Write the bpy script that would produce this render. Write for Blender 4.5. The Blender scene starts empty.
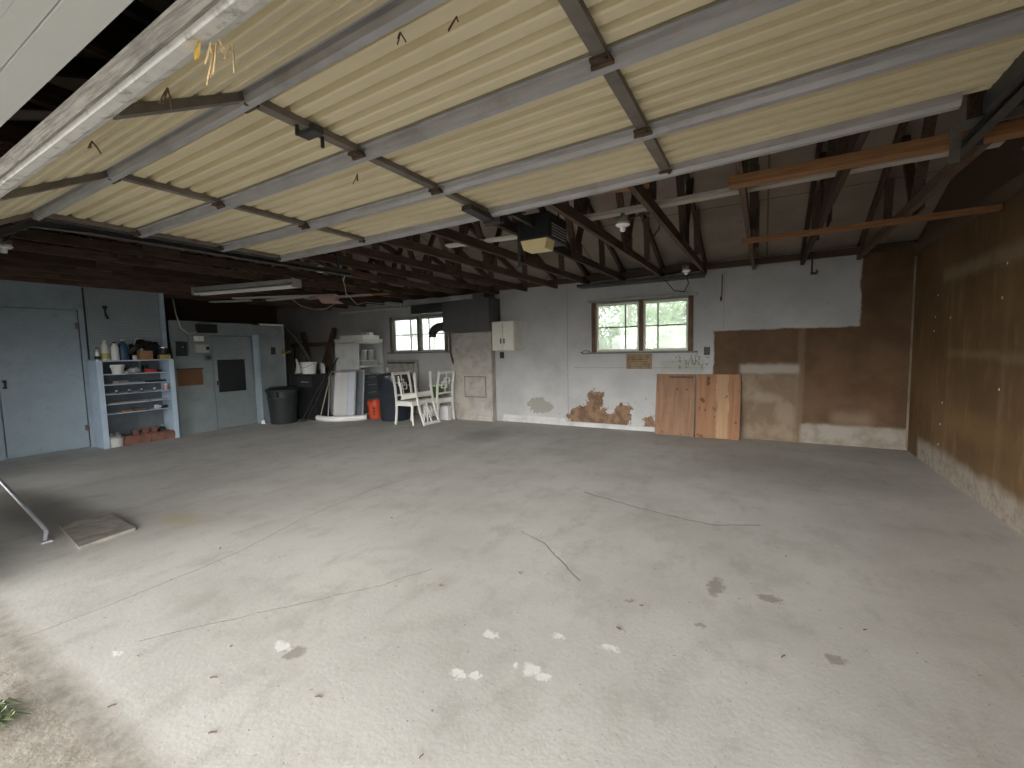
import bpy, bmesh, math, random
from mathutils import Vector, Matrix, Euler
random.seed(7)
S = bpy.context.scene
COL = S.collection
PI = math.pi

# ---------------------------------------------------------------- camera, sky, exposure
S.view_settings.view_transform = 'Standard'
S.view_settings.look = 'None'
S.view_settings.gamma = 1.0
S.view_settings.use_curve_mapping = False
S.view_settings.exposure = 0.66
S.cycles.use_denoising = True
S.cycles.max_bounces = 12
S.cycles.diffuse_bounces = 8
S.cycles.transparent_max_bounces = 16

cd = bpy.data.cameras.new('camera')
cam = bpy.data.objects.new('camera', cd)
COL.objects.link(cam)
yaw, pitch, roll = 0.523207, -0.0791077, -0.0217857
cy_, sy_, cp_, sp_ = math.cos(yaw), math.sin(yaw), math.cos(pitch), math.sin(pitch)
fwd = Vector((-sy_*cp_, cy_*cp_, sp_)); rgt = Vector((cy_, sy_, 0)); upv = rgt.cross(fwd)
r_ = math.cos(roll)*rgt + math.sin(roll)*upv
u_ = -math.sin(roll)*rgt + math.cos(roll)*upv
M = Matrix((r_, u_, -fwd)).transposed().to_4x4()
M.translation = Vector((0, 0, 1.4))
cam.matrix_world = M
cd.sensor_width = 36.0
cd.lens = 36.0*438.455/1024.0
cd.clip_start = 0.02
cd.clip_end = 300
S.camera = cam

w = bpy.data.worlds.new('overcast_sky'); S.world = w
w.use_nodes = True
SKY_ZENITH, SKY_HORIZON, SKY_GLOW = 0.25, 0.9, 15.5
wn, wl = w.node_tree.nodes, w.node_tree.links
bg = wn['Background']
tcw = wn.new('ShaderNodeTexCoord')
def _m(op, a, b=0.0):
    n = wn.new('ShaderNodeMath'); n.operation = op
    for i, v in enumerate((a, b)):
        if hasattr(v, 'node'): wl.new(v, n.inputs[i])
        else: n.inputs[i].default_value = v
    return n.outputs[0]
sx = wn.new('ShaderNodeSeparateXYZ'); wl.new(tcw.outputs['Generated'], sx.inputs[0])
el = _m('MAXIMUM', sx.outputs[2], 0.0)
az = _m('POWER', _m('MULTIPLY', _m('SUBTRACT', 1.0, sx.outputs[1]), 0.5), 0.6)
e2 = _m('DIVIDE', _m('SUBTRACT', el, 0.185), 0.145)
band = _m('MULTIPLY', _m('EXPONENT', _m('MULTIPLY', _m('MULTIPLY', e2, e2), -1.0)), az)   # low glow band added to the sky behind the viewer to light the room
hz = _m('POWER', _m('SUBTRACT', 1.0, el), 3.0)                         # pale horizon, darker zenith
stg = _m('ADD', _m('ADD', SKY_ZENITH, _m('MULTIPLY', hz, SKY_HORIZON)), _m('MULTIPLY', band, SKY_GLOW))
bg.inputs['Color'].default_value = (1.0, 0.985, 0.96, 1)
wl.new(stg, bg.inputs['Strength'])


# ---------------------------------------------------------------- node helper
class NT:
    def __init__(s, name):
        s.m = bpy.data.materials.new(name); s.m.use_nodes = True
        s.t = s.m.node_tree; s.n = s.t.nodes; s.l = s.t.links
        s.b = s.n['Principled BSDF']; s.o = s.n['Material Output']
        s.tc = s.n.new('ShaderNodeTexCoord')
        s.P = s.tc.outputs['Object']

    def put(s, sock, v):
        if hasattr(v, 'node'): s.l.new(v, sock)
        elif isinstance(v, (tuple, list)):
            v = tuple(v)
            if sock.type == 'RGBA' and len(v) == 3: v = v + (1,)
            sock.default_value = v
        else: sock.default_value = v

    def ma(s, op, a, b=0.0, c=None, clamp=False):
        n = s.n.new('ShaderNodeMath'); n.operation = op; n.use_clamp = clamp
        s.put(n.inputs[0], a); s.put(n.inputs[1], b)
        if c is not None: s.put(n.inputs[2], c)
        return n.outputs[0]

    def vm(s, op, a, b):
        n = s.n.new('ShaderNodeVectorMath'); n.operation = op
        s.put(n.inputs[0], a); s.put(n.inputs[1], b)
        return n.outputs['Value'] if op in ('LENGTH', 'DISTANCE', 'DOT_PRODUCT') else n.outputs[0]

    def sep(s, v):
        n = s.n.new('ShaderNodeSeparateXYZ'); s.l.new(v, n.inputs[0]); return n.outputs

    def comb(s, x, y, z):
        n = s.n.new('ShaderNodeCombineXYZ')
        for i, v in enumerate((x, y, z)): s.put(n.inputs[i], v)
        return n.outputs[0]

    def scale(s, v, sc): return s.vm('MULTIPLY', v, sc)

    def noise(s, scale=5, detail=4, rough=.55, vec=None, col=False):
        n = s.n.new('ShaderNodeTexNoise')
        s.l.new(vec if vec is not None else s.P, n.inputs['Vector'])
        n.inputs['Scale'].default_value = scale; n.inputs['Detail'].default_value = detail
        n.inputs['Roughness'].default_value = rough
        return n.outputs['Color' if col else 0]

    def voro(s, scale=5, vec=None, feature='F1', out='Distance'):
        n = s.n.new('ShaderNodeTexVoronoi'); n.feature = feature
        s.l.new(vec if vec is not None else s.P, n.inputs['Vector'])
        n.inputs['Scale'].default_value = scale
        return n.outputs[out]

    def ss(s, x, a, b):              # smoothstep a..b -> 0..1
        n = s.n.new('ShaderNodeMapRange'); n.interpolation_type = 'SMOOTHSTEP'
        s.put(n.inputs[0], x); n.inputs[1].default_value = a; n.inputs[2].default_value = b
        n.inputs[3].default_value = 0; n.inputs[4].default_value = 1
        return n.outputs[0]

    def mix(s, f, a, b, mode='MIX'):
        n = s.n.new('ShaderNodeMix'); n.data_type = 'RGBA'; n.blend_type = mode
        s.put(n.inputs[0], f); s.put(n.inputs[6], a); s.put(n.inputs[7], b)
        return n.outputs[2]

    def mul(s, a, b): return s.ma('MULTIPLY', a, b)
    def mx(s, a, b): return s.ma('MAXIMUM', a, b)

    def rect(s, x, z, x0, x1, z0, z1, sf=.01):
        a = s.mul(s.ss(x, x0-sf, x0+sf), s.ma('SUBTRACT', 1, s.ss(x, x1-sf, x1+sf)))
        b = s.mul(s.ss(z, z0-sf, z0+sf), s.ma('SUBTRACT', 1, s.ss(z, z1-sf, z1+sf)))
        return s.mul(a, b)

    def blob(s, x, z, cx, cz, rx, rz, a=.8, b=1.1):
        dx = s.ma('DIVIDE', s.ma('SUBTRACT', x, cx), rx); dz = s.ma('DIVIDE', s.ma('SUBTRACT', z, cz), rz)
        d = s.ma('SQRT', s.ma('ADD', s.mul(dx, dx), s.mul(dz, dz)))
        return s.ma('SUBTRACT', 1, s.ss(d, a, b))

    def seg(s, x, y, p, q, wd):      # 1 inside a line from p to q
        dx, dy = q[0]-p[0], q[1]-p[1]; L2 = dx*dx+dy*dy
        ax = s.ma('SUBTRACT', x, p[0]); ay = s.ma('SUBTRACT', y, p[1])
        t = s.ma('DIVIDE', s.ma('ADD', s.mul(ax, dx), s.mul(ay, dy)), L2, clamp=True)
        ex = s.ma('SUBTRACT', ax, s.mul(t, dx)); ey = s.ma('SUBTRACT', ay, s.mul(t, dy))
        d = s.ma('SQRT', s.ma('ADD', s.mul(ex, ex), s.mul(ey, ey)))
        return s.ma('SUBTRACT', 1, s.ss(d, wd*.5, wd))

    def line(s, x, y, pts, wd):
        r = None
        for p, q in zip(pts, pts[1:]):
            k = s.seg(x, y, p, q, wd); r = k if r is None else s.mx(r, k)
        return r

    def fin(s, col, rough=.7, metal=0.0, bump=None, bs=.3, bd=.01, spec=.3):
        s.put(s.b.inputs['Base Color'], col); s.put(s.b.inputs['Roughness'], rough)
        s.b.inputs['Metallic'].default_value = metal
        s.b.inputs['Specular IOR Level'].default_value = spec
        if bump is not None:
            n = s.n.new('ShaderNodeBump'); n.inputs['Strength'].default_value = bs; n.inputs['Distance'].default_value = bd
            s.l.new(bump, n.inputs['Height']); s.l.new(n.outputs[0], s.b.inputs['Normal'])
        return s.m


def mat(name, col, rough=.65, var=.15, scale=6, stretch=None, metal=0.0, bump=0.0, spec=.3, dirt=None, dirt_amt=.5, detail=5):
    t = NT(name)
    v = t.P if stretch is None else t.scale(t.P, stretch)
    f = t.noise(scale, detail, .6, v)
    lo = tuple(c*(1-var) for c in col); hi = tuple(min(1, c*(1+var)) for c in col)
    c = t.mix(t.ss(f, .3, .7), lo, hi)
    if dirt is not None:
        g = t.ss(t.noise(scale*.6+1.3, 6, .65), .5, .72)
        c = t.mix(t.mul(g, dirt_amt), c, dirt)
    return t.fin(c, rough, metal, f if bump else None, bump, .01, spec)


MT = {}
MT['white_paint'] = mat('white_paint', (.66, .66, .63), .55, .06, 5, dirt=(.4, .38, .34), dirt_amt=.35)
MT['soffit_paint'] = mat('soffit_paint', (.60, .61, .60), .6, .03, 1.2)
MT['chair_paint'] = mat('chair_paint', (.70, .69, .64), .45, .04, 5)
MT['blue_paint'] = mat('blue_grey_paint', (.335, .41, .465), .55, .08, 3, dirt=(.2, .22, .23), dirt_amt=.4)
MT['shaded_grey_green'] = mat('shaded_grey_green_paint', (.20, .235, .245), .6, .10, 3, dirt=(.12, .13, .13), dirt_amt=.4)  # partition's greener grey, darkened further so the colour holds its shade
MT['pale_blue'] = mat('pale_blue_paint', (.47, .58, .70), .5, .06, 4)
MT['old_wood'] = old = mat('old_truss_wood', (.076, .048, .034), .75, .35, 5, (14, 1.0, 14))
MT['old_wood_x'] = mat('old_plank_wood', (.12, .078, .054), .75, .35, 5, (1, 14, 14))
MT['raw_wood'] = mat('raw_lumber', (.25, .125, .055), .65, .22, 4, (1, 18, 18), dirt=(.25, .12, .05), dirt_amt=.4)
MT['grey_wood'] = mat('greyed_lumber', (.42, .38, .33), .75, .2, 5, (1, 20, 20))
MT['weathered'] = mat('weathered_wood', (.33, .315, .285), .85, .35, 7, (1.2, 30, 30), dirt=(.13, .12, .11), dirt_amt=.7, bump=.5)
MT['flaked_white'] = mat('flaked_white_paint', (.68, .68, .66), .6, .08, 26, dirt=(.20, .18, .16), dirt_amt=.8)
MT['galv'] = mat('galvanized_steel', (.52, .53, .57), .38, .12, 8, (1, 6, 6), metal=.55, dirt=(.3, .29, .29), dirt_amt=.4)
MT['dark_steel'] = mat('dull_brown_steel', (.18, .16, .14), .5, .2, 8, metal=.4)
MT['track_steel'] = mat('dark_track_steel', (.10, .10, .10), .45, .2, 8, metal=.6)
MT['rust'] = mat('rusty_bolt', (.10, .07, .05), .7, .3, 30, metal=.4)
MT['black'] = mat('black_plastic', (.018, .018, .020), .45, .2, 8)
MT['black_metal'] = mat('black_sheet_metal', (.05, .05, .052), .5, .2, 6, metal=.3)
MT['duct'] = mat('dull_duct_metal', (.115, .115, .115), .5, .15, 3, metal=.4, dirt=(.07, .07, .07))
MT['duct_light'] = mat('pale_duct_metal', (.40, .40, .39), .45, .12, 4, metal=.5)
MT['navy'] = mat('navy_plastic', (.022, .028, .038), .5, .15, 4)
MT['bin_green'] = mat('charcoal_plastic', (.024, .029, .030), .55, .15, 4)
MT['orange'] = mat('orange_plastic', (.52, .075, .03), .45, .06, 5)
MT['white_plastic'] = mat('white_plastic', (.74, .74, .72), .4, .05, 5)
MT['porcelain'] = mat('white_porcelain', (.85, .85, .82), .2, .03, 5)
MT['off_white'] = mat('off_white_enamel', (.60, .61, .60), .4, .06, 5, dirt=(.4, .38, .34), dirt_amt=.4)
MT['cream'] = mat('cream_paint', (.66, .65, .57), .5, .05, 6)
MT['grey_board'] = mat('grey_board', (.36, .37, .37), .7, .1, 5)
MT['drawer'] = mat('slate_drawer', (.13, .15, .165), .5, .12, 5)
MT['green'] = mat('green_plastic', (.09, .16, .05), .5, .1, 5)
MT['lime'] = mat('pale_green_plastic', (.42, .56, .33), .5, .1, 5)
MT['terracotta'] = mat('terracotta_clay', (.20, .10, .075), .8, .2, 9)
MT['cardboard'] = mat('brown_cardboard', (.33, .18, .09), .8, .1, 6)
MT['brown_board'] = mat('brown_hardboard', (.14, .066, .032), .7, .1, 6)
MT['pink'] = mat('faded_pink', (.52, .36, .33), .7, .1, 5)
MT['fabric'] = mat('grey_upholstery', (.30, .285, .26), .9, .2, 14)
MT['fabric_dark'] = mat('dark_upholstery', (.09, .09, .085), .9, .2, 14)
MT['lens'] = mat('amber_lens', (.80, .68, .36), .35, .05, 5)
MT['tube'] = mat('fluorescent_tube', (.85, .86, .85), .25, .02, 5)
MT['fixture'] = mat('grey_enamel', (.34, .335, .31), .5, .08, 6)
MT['wire'] = mat('black_cable', (.02, .02, .02), .5, .1, 9)
MT['wire_white'] = mat('white_cable', (.52, .50, .46), .6, .1, 9)
MT['straw'] = mat('dry_straw', (.55, .42, .24), .8, .3, 20)
MT['stick'] = mat('pale_stick', (.33, .30, .21), .6, .15, 9)
MT['leaf_yellow'] = mat('dry_yellow_leaf', (.55, .36, .07), .7, .3, 20)
MT['leaf_brown'] = mat('dry_brown_leaf', (.10, .06, .035), .8, .3, 20)
MT['blue_bottle'] = mat('blue_plastic', (.03, .075, .14), .4, .1, 8)
MT['red'] = mat('red_paint', (.55, .05, .06), .45, .1, 8)
MT['yellow'] = mat('yellow_label', (.42, .38, .12), .5, .1, 8)
MT['chrome'] = mat('worn_chrome', (.60, .60, .58), .3, .08, 9, metal=.8)
MT['dirty_concrete'] = mat('dirty_concrete', (.27, .25, .22), .9, .22, 9, bump=.3, dirt=(.13, .115, .10))
MT['grass'] = mat('green_blades', (.22, .27, .15), .7, .4, 12)
MT['ink'] = mat('dark_ink', (.04, .025, .02), .7, .1, 9)
MT['amber_seat'] = mat('ochre_plastic', (.42, .26, .05), .5, .1, 9)
MT['silver_foil'] = mat('clear_wrap', (.55, .57, .58), .2, .2, 20, metal=.3)
MT['siding'] = mat('white_siding', (.86, .87, .88), .6, .03, 3)


_n = old.node_tree.nodes; _b = _n['Principled BSDF']; _s = _b.inputs['Base Color'].links[0].from_socket
_oi = _n.new('ShaderNodeObjectInfo'); _hv = _n.new('ShaderNodeHueSaturation'); _mr = _n.new('ShaderNodeMapRange')
_mr.inputs[3].default_value = .6; _mr.inputs[4].default_value = 1.5
old.node_tree.links.new(_oi.outputs['Random'], _mr.inputs[0]); old.node_tree.links.new(_mr.outputs[0], _hv.inputs['Value'])
old.node_tree.links.new(_s, _hv.inputs['Color']); old.node_tree.links.new(_hv.outputs[0], _b.inputs['Base Color'])

# ---------------------------------------------------------------- mesh helper
class MB:
    def __init__(s): s.bm = bmesh.new()

    def box(s, c, d, rot=None, bev=0.0):
        g = bmesh.ops.create_cube(s.bm, size=1)
        R = Euler(rot).to_matrix().to_4x4() if rot else Matrix()
        X = Matrix.Translation(c) @ R @ Matrix.Diagonal((d[0], d[1], d[2], 1))
        bmesh.ops.transform(s.bm, matrix=X, verts=g['verts'])
        if bev > 0:
            es = list({e for v in g['verts'] for e in v.link_edges})
            bmesh.ops.bevel(s.bm, geom=es, offset=bev, segments=2, affect='EDGES', profile=.6)
        return s

    def bx(s, x0, x1, y0, y1, z0, z1, bev=0.0):
        return s.box(((x0+x1)/2, (y0+y1)/2, (z0+z1)/2), (abs(x1-x0), abs(y1-y0), abs(z1-z0)), None, bev)

    def bar(s, p, q, wd, h, up=(0, 0, 1), bev=0.0):
        p, q = Vector(p), Vector(q); d = (q-p); L = d.length; d.normalize()
        side = d.cross(Vector(up))
        if side.length < 1e-4: side = d.cross(Vector((1, 0, 0)))
        side.normalize(); u = side.cross(d)
        g = bmesh.ops.create_cube(s.bm, size=1)
        R = Matrix((side, d, u)).transposed().to_4x4()
        X = Matrix.Translation((p+q)/2) @ R @ Matrix.Diagonal((wd, L, h, 1))
        bmesh.ops.transform(s.bm, matrix=X, verts=g['verts'])
        if bev > 0:
            es = list({e for v in g['verts'] for e in v.link_edges})
            bmesh.ops.bevel(s.bm, geom=es, offset=bev, segments=2, affect='EDGES', profile=.6)
        return s

    def tube(s, pts, r, n=8, r2=None):
        pts = [Vector(p) for p in pts]; rings = []
        for i, p in enumerate(pts):
            a = pts[max(i-1, 0)]; b = pts[min(i+1, len(pts)-1)]
            d = (b-a).normalized()
            x = d.cross(Vector((0, 0, 1)))
            if x.length < 1e-3: x = d.cross(Vector((0, 1, 0)))
            x.normalize(); y = d.cross(x)
            k = i/(len(pts)-1); rr = r if r2 is None else r+(r2-r)*k
            rings.append([s.bm.verts.new(p+(x*math.cos(2*PI*j/n)+y*math.sin(2*PI*j/n))*rr) for j in range(n)])
        for A, B in zip(rings, rings[1:]):
            for j in range(n): s.bm.faces.new((A[j], A[(j+1) % n], B[(j+1) % n], B[j]))
        s.bm.faces.new(rings[0][::-1]); s.bm.faces.new(rings[-1])
        return s

    def lathe(s, prof, c=(0, 0, 0), n=24, R=None):
        rings = []
        R = R or Matrix.Identity(3)
        for r, z in prof:
            if r < 1e-5: rings.append([s.bm.verts.new(Vector(c)+R @ Vector((0, 0, z)))])
            else: rings.append([s.bm.verts.new(Vector(c)+R @ Vector((r*math.cos(2*PI*j/n), r*math.sin(2*PI*j/n), z))) for j in range(n)])
        for A, B in zip(rings, rings[1:]):
            for j in range(n):
                k = (j+1) % n
                if len(A) == 1 and len(B) == 1: continue
                if len(A) == 1: s.bm.faces.new((A[0], B[k], B[j]))
                elif len(B) == 1: s.bm.faces.new((A[j], A[k], B[0]))
                else: s.bm.faces.new((A[j], A[k], B[k], B[j]))
        return s

    def poly(s, pts, vec):           # extrude polygon pts by vec
        vec = Vector(vec)
        a = [s.bm.verts.new(Vector(p)) for p in pts]; b = [s.bm.verts.new(Vector(p)+vec) for p in pts]
        s.bm.faces.new(a[::-1]); s.bm.faces.new(b)
        n = len(a)
        for i in range(n): s.bm.faces.new((a[i], a[(i+1) % n], b[(i+1) % n], b[i]))
        return s

    def grid(s, P, nu, nv, close=True):   # P(i,j) -> point
        V = [[s.bm.verts.new(P(i, j)) for j in range(nv+1)] for i in range(nu+1)]
        for i in range(nu):
            for j in range(nv): s.bm.faces.new((V[i][j], V[i+1][j], V[i+1][j+1], V[i][j+1]))
        return s

    def build(s, name, m, parent=None, smooth=False, off=None, solid=0.0):
        bmesh.ops.recalc_face_normals(s.bm, faces=s.bm.faces)
        if off is not None: bmesh.ops.translate(s.bm, vec=-Vector(off), verts=s.bm.verts)
        me = bpy.data.meshes.new(name); s.bm.to_mesh(me); s.bm.free()
        if smooth:
            for p in me.polygons: p.use_smooth = True
            try: me.set_sharp_from_angle(angle=math.radians(40))
            except Exception: pass
        o = bpy.data.objects.new(name, me); COL.objects.link(o)
        me.materials.append(MT[m] if isinstance(m, str) else m)
        if parent is not None: o.parent = parent
        if solid:
            md = o.modifiers.new('thickness', 'SOLIDIFY'); md.thickness = solid; md.offset = 0
        return o


def tag(o, label, cat, group=None):
    o['label'] = label; o['category'] = cat
    if group: o['group'] = group
    return o

def thing(name, label, cat, loc=(0, 0, 0), rz=0.0, group=None):
    o = bpy.data.objects.new(name, None); COL.objects.link(o)
    o.empty_display_size = .1
    o.location = loc; o.rotation_euler = (0, 0, rz)
    return tag(o, label, cat, group)

def struct(o):
    o['kind'] = 'structure'; return o

def dup(root, loc, rot, label, group=None):
    r = root.copy(); COL.objects.link(r); r.location = loc
    r.rotation_euler = rot if isinstance(rot, (tuple, Euler)) else (0, 0, rot)
    r['label'] = label
    if group: r['group'] = group
    for ch in list(root.children):
        c = ch.copy(); COL.objects.link(c); c.parent = r
        for g in ch.children:
            d = g.copy(); COL.objects.link(d); d.parent = c
    return r


# ---------------------------------------------------------------- room surfaces
XR, YB, XL, XP = 1.61, 7.31, -9.22, -8.95
ZW, SL, YR = 2.46, 0.37, 3.65          # wall height, roof slope, ridge
XO = -11.6                             # far side of the dark bay on the left
def zr(y): return 2.64+SL*((YB-y) if y > YR else (y-(2*YR-YB)))

# floor: worn concrete with cracks, stains and paint spots
t = NT('worn_concrete')
X, Y, Z = t.sep(t.P)
wob = t.noise(3.0, 5, .6)
wx = t.ma('ADD', X, t.mul(t.ma('SUBTRACT', t.noise(7, 5, .65), .5), .05))
wy = t.ma('ADD', Y, t.mul(t.ma('SUBTRACT', t.noise(7.3, 5, .65, t.vm('ADD', t.P, (3, 7, 1))), .5), .05))
c = t.mix(t.ss(t.noise(.9, 6, .6), .3, .7), (.50, .485, .455), (.62, .605, .57))
c = t.mix(t.mul(t.ss(t.noise(5, 8, .7, t.scale(t.P, (1.0, .45, 1))), .50, .72), .42), c, (.33, .31, .275))
c = t.mix(t.mul(t.ss(t.noise(2.6, 7, .72, t.vm('ADD', t.P, (4, 9, 3))), .50, .66), .30), c, (.36, .335, .295))
c = t.mix(t.mul(t.ss(t.noise(95, 2, .5), .66, .72), .5), c, (.22, .20, .18))
c = t.mix(t.mul(t.ss(t.noise(60, 4, .7), .55, .8), .25), c, (.30, .28, .25))
c = t.mix(t.mul(t.ss(t.noise(2.1, 6, .7, t.vm('ADD', t.P, (11, 2, 0))), .55, .72), .35), c, (.58, .57, .55))
c = t.mix(t.mul(t.ss(t.noise(38, 2, .5, t.vm('ADD', t.P, (5, 5, 0))), .70, .74), .6), c, (.16, .14, .12))
gx = t.ma('ADD', X, t.mul(t.ma('SUBTRACT', t.noise(22, 5, .75), .5), .13))
gy = t.ma('ADD', Y, t.mul(t.ma('SUBTRACT', t.noise(21, 5, .75, t.vm('ADD', t.P, (9, 4, 2))), .5), .13))
# darker, greyer strip at the back wall, dark patches
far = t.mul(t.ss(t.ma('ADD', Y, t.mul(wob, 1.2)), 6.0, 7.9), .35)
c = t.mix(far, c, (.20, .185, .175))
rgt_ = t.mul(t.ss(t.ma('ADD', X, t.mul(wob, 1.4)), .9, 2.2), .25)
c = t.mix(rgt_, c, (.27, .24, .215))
for (bx_, by_, rx_, ry_, am) in ((-6.1, 1.22, 1.5, .36, .88), (-2.3, 5.4, .6, .3, .2), (.2, 5.6, 1.3, .8, .35), (-3.95, 5.9, .5, .6, .45), (-5.0, 1.32, .6, .32, .55)):
    c = t.mix(t.mul(t.blob(wx, wy, bx_, by_, rx_, ry_, .3, 1.2), am), c, (.15, .135, .12))
c = t.mix(t.mul(t.blob(wx, wy, -4.35, 1.75, .35, .16, .2, 1.2), .45), c, (.45, .34, .19))
for pts in ([(-2.45, 1.48), (-2.14, 1.32), (-1.94, 1.09), (-1.95, .88)], [(-1.2, 1.9), (-1.0, 1.6), (-1.05, 1.2)], [(-.2, 2.1), (-.32, 1.75), (-.5, 1.6)]):
    c = t.mix(t.mul(t.mul(t.line(wx, wy, pts, .09), t.ss(t.noise(9, 5, .7), .38, .62)), .20), c, (.30, .28, .26))
crk = [(-3.215, .57), (-3.2, .91), (-3.21, 1.32), (-3.22, 1.64), (-3.38, 2.22), (-3.46, 3.06), (-3.3, 4.1)]
k = t.mx(t.line(wx, wy, crk, .006), t.line(wx, wy, [(-2.66, .86), (-2.46, 1.13), (-2.24, 1.44), (-1.98, 1.79), (-1.83, 2.09)], .0055))
k = t.mx(k, t.line(wx, wy, [(-1.49, 3.95), (-.91, 3.76), (-.57, 3.68), (-.31, 3.65), (0, 3.81)], .014))
k = t.mx(k, t.line(wx, wy, [(-1.6, 2.87), (-1.35, 2.76), (-.94, 2.4)], .008))
c = t.mix(t.mul(k, .55), c, (.19, .17, .15))
d_ = None
for (bx_, by_, rx_, ry_) in ((-.22, 2.70, .05, .13), (.05, 2.70, .07, .05), (.3, 2.29, .05, .04), (-.25, 2.27, .03, .025), (-1.89, 1.17, .06, .05), (-.62, 2.32, .025, .02)):
    b_ = t.blob(gx, gy, bx_, by_, rx_, ry_, .6, 1.05); d_ = b_ if d_ is None else t.mx(d_, b_)
c = t.mix(t.mul(d_, .62), c, (.21, .185, .155))
d_ = None
for (bx_, by_, rx_, ry_) in ((-1.12, 1.43, .06, .03), (-1.05, 1.46, .03, .02), (-1.14, 1.72, .05, .035), (-.86, 1.60, .045, .05), (-.79, 1.58, .04, .035), (-.93, 1.6, .02, .02), (-.84, 1.86, .03, .02), (-2.64, .76, .04, .02), (-1.98, 1.17, .07, .03), (-.6, 1.9, .05, .03)):
    b_ = t.blob(gx, gy, bx_, by_, rx_, ry_, .55, 1.05); d_ = b_ if d_ is None else t.mx(d_, b_)
c = t.mix(t.mul(d_, .85), c, (.80, .80, .78))
# damp grit along the door sill
sill = t.ma('SUBTRACT', 1, t.ss(t.ma('ADD', wy, t.mul(wob, .06)), .58, .70))
c = t.mix(t.mul(sill, .85), c, t.mix(t.ss(t.noise(14, 6, .7), .35, .65), (.22, .195, .16), (.37, .335, .29)))
bump = t.ma('ADD', t.noise(40, 6, .7), t.mul(k, -2.5))
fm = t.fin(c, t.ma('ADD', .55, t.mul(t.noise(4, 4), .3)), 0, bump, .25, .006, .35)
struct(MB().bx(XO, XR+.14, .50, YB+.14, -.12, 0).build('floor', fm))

# back wall: grey-white paint, peeled patches, bare tan board on the right
t = NT('patched_drywall')
X, Y, Z = t.sep(t.P)
n1 = t.ma('SUBTRACT', t.noise(9, 6, .7), .5); n2 = t.ma('SUBTRACT', t.noise(2.3, 4, .6), .5)
wx = t.ma('ADD', X, t.ma('ADD', t.mul(n1, .06), t.mul(n2, .06))); wz = t.ma('ADD', Z, t.ma('ADD', t.mul(n1, .05), t.mul(n2, .05)))
fx = t.ma('ADD', X, t.mul(n1, .5)); fz = t.ma('ADD', Z, t.mul(n1, .42))
paint = t.mix(t.ss(t.noise(1.4, 6, .6), .3, .7), (.335, .335, .325), (.43, .43, .425))
paint = t.mix(t.mul(t.ss(t.noise(6, 6, .7, t.scale(t.P, (1, 1, .4))), .56, .75), .25), paint, (.36, .35, .33))
paint = t.mix(t.mul(t.ss(t.noise(24, 3, .6), .69, .73), .6), paint, (.2, .18, .16))
tan = t.mix(t.ss(t.noise(2.2, 5, .6), .3, .7), (.080, .047, .025), (.118, .071, .039))
c = paint
# pale patched smears
c = t.mix(t.mul(t.rect(wx, wz, -1.45, -.80, .98, 1.17, .02), .6), c, (.30, .31, .26))
c = t.mix(t.mul(t.mul(t.rect(wx, wz, -1.4, -.75, 1.02, 1.28, .03), t.ss(t.noise(14, 5, .7, t.vm('ADD', t.P, (2, 1, 4))), .56, .60)), .8), c, (.14, .12, .10))
m1 = t.mul(t.blob(fx, fz, -3.62, .34, .33, .17, .8, .9), t.ss(Z, .17, .2))
c = t.mix(t.mul(m1, .85), c, (.235, .23, .195))
m2 = t.mx(t.blob(fx, fz, -2.62, .17, .52, .25, .85, .9), t.mx(t.blob(fx, fz, -2.55, .42, .17, .30, .85, .92), t.mx(t.blob(fx, fz, -2.06, .2, .17, .30, .85, .92), t.blob(fx, fz, -1.62, .15, .14, .12, .85, .92))))
m2 = t.mul(m2, t.ss(Z, .075, .085))
c = t.mix(m2, c, t.mix(t.ss(t.noise(7, 4), .4, .6), (.125, .075, .045), (.20, .13, .08)))
# flakes
fl_ = t.mul(t.ss(t.noise(17, 5, .7, t.vm('ADD', t.P, (7, 3, 2))), .64, .66), t.rect(wx, wz, -4.0, -1.55, .1, .62, .1))
c = t.mix(t.mul(fl_, .8), c, (.22, .15, .10))
# tan area
tm = t.mx(t.ss(wx, 1.06, 1.09), t.mul(t.ss(wx, -.69, -.66), t.ma('SUBTRACT', 1, t.ss(wz, 1.59, 1.62))))
c = t.mix(tm, c, tan)
# mud bands: seam, bottom skim, arch over the lower piece
band = t.mul(t.rect(wx, wz, .46, 1.7, -.1, .27, .03), .85)
c = t.mix(band, c, t.mix(t.ss(t.noise(5, 5), .4, .7), (.29, .265, .23), (.20, .17, .135)))
c = t.mix(t.mul(t.rect(wx, wz, .40, .48, 0, 1.62, .02), .35), c, (.22, .165, .11))
c = t.mix(t.mul(t.rect(wx, wz, -.32, .42, .96, 1.10, .04), .85), c, (.30, .275, .235))
low = t.rect(wx, wz, -.35, .425, -.1, .95, .03)
c = t.mix(t.mul(low, .85), c, t.mix(t.ss(t.noise(3.1, 5, .65, t.scale(t.P, (1, 1, .7))), .42, .62), (.165, .12, .077), (.235, .185, .13)))
c = t.mix(t.mul(t.mul(t.blob(wx, wz, .02, .62, .26, .10, .3, 1.1), low), .5), c, (.28, .235, .18))
c = t.mix(t.mul(t.rect(wx, wz, .8, 1.25, .28, .46, .08), .30), c, (.33, .26, .18))
# joints
jn = t.mx(t.rect(X, Z, -3.06, -3.05, 0, 2.5, .004), t.mx(t.rect(X, Z, -2.95, -.72, 1.045, 1.053, .004), t.rect(X, Z, -.545, -.54, 1.6, 2.5, .004)))
jn = t.mx(jn, t.rect(X, Z, .425, .44, 0, 1.02, .004))
c = t.mix(t.mul(jn, .55), c, (.12, .10, .08))
bm_ = t.fin(c, .75, 0, t.ma('ADD', t.noise(30, 4), t.mul(n2, 2)), .12, .01, .2)

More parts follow.
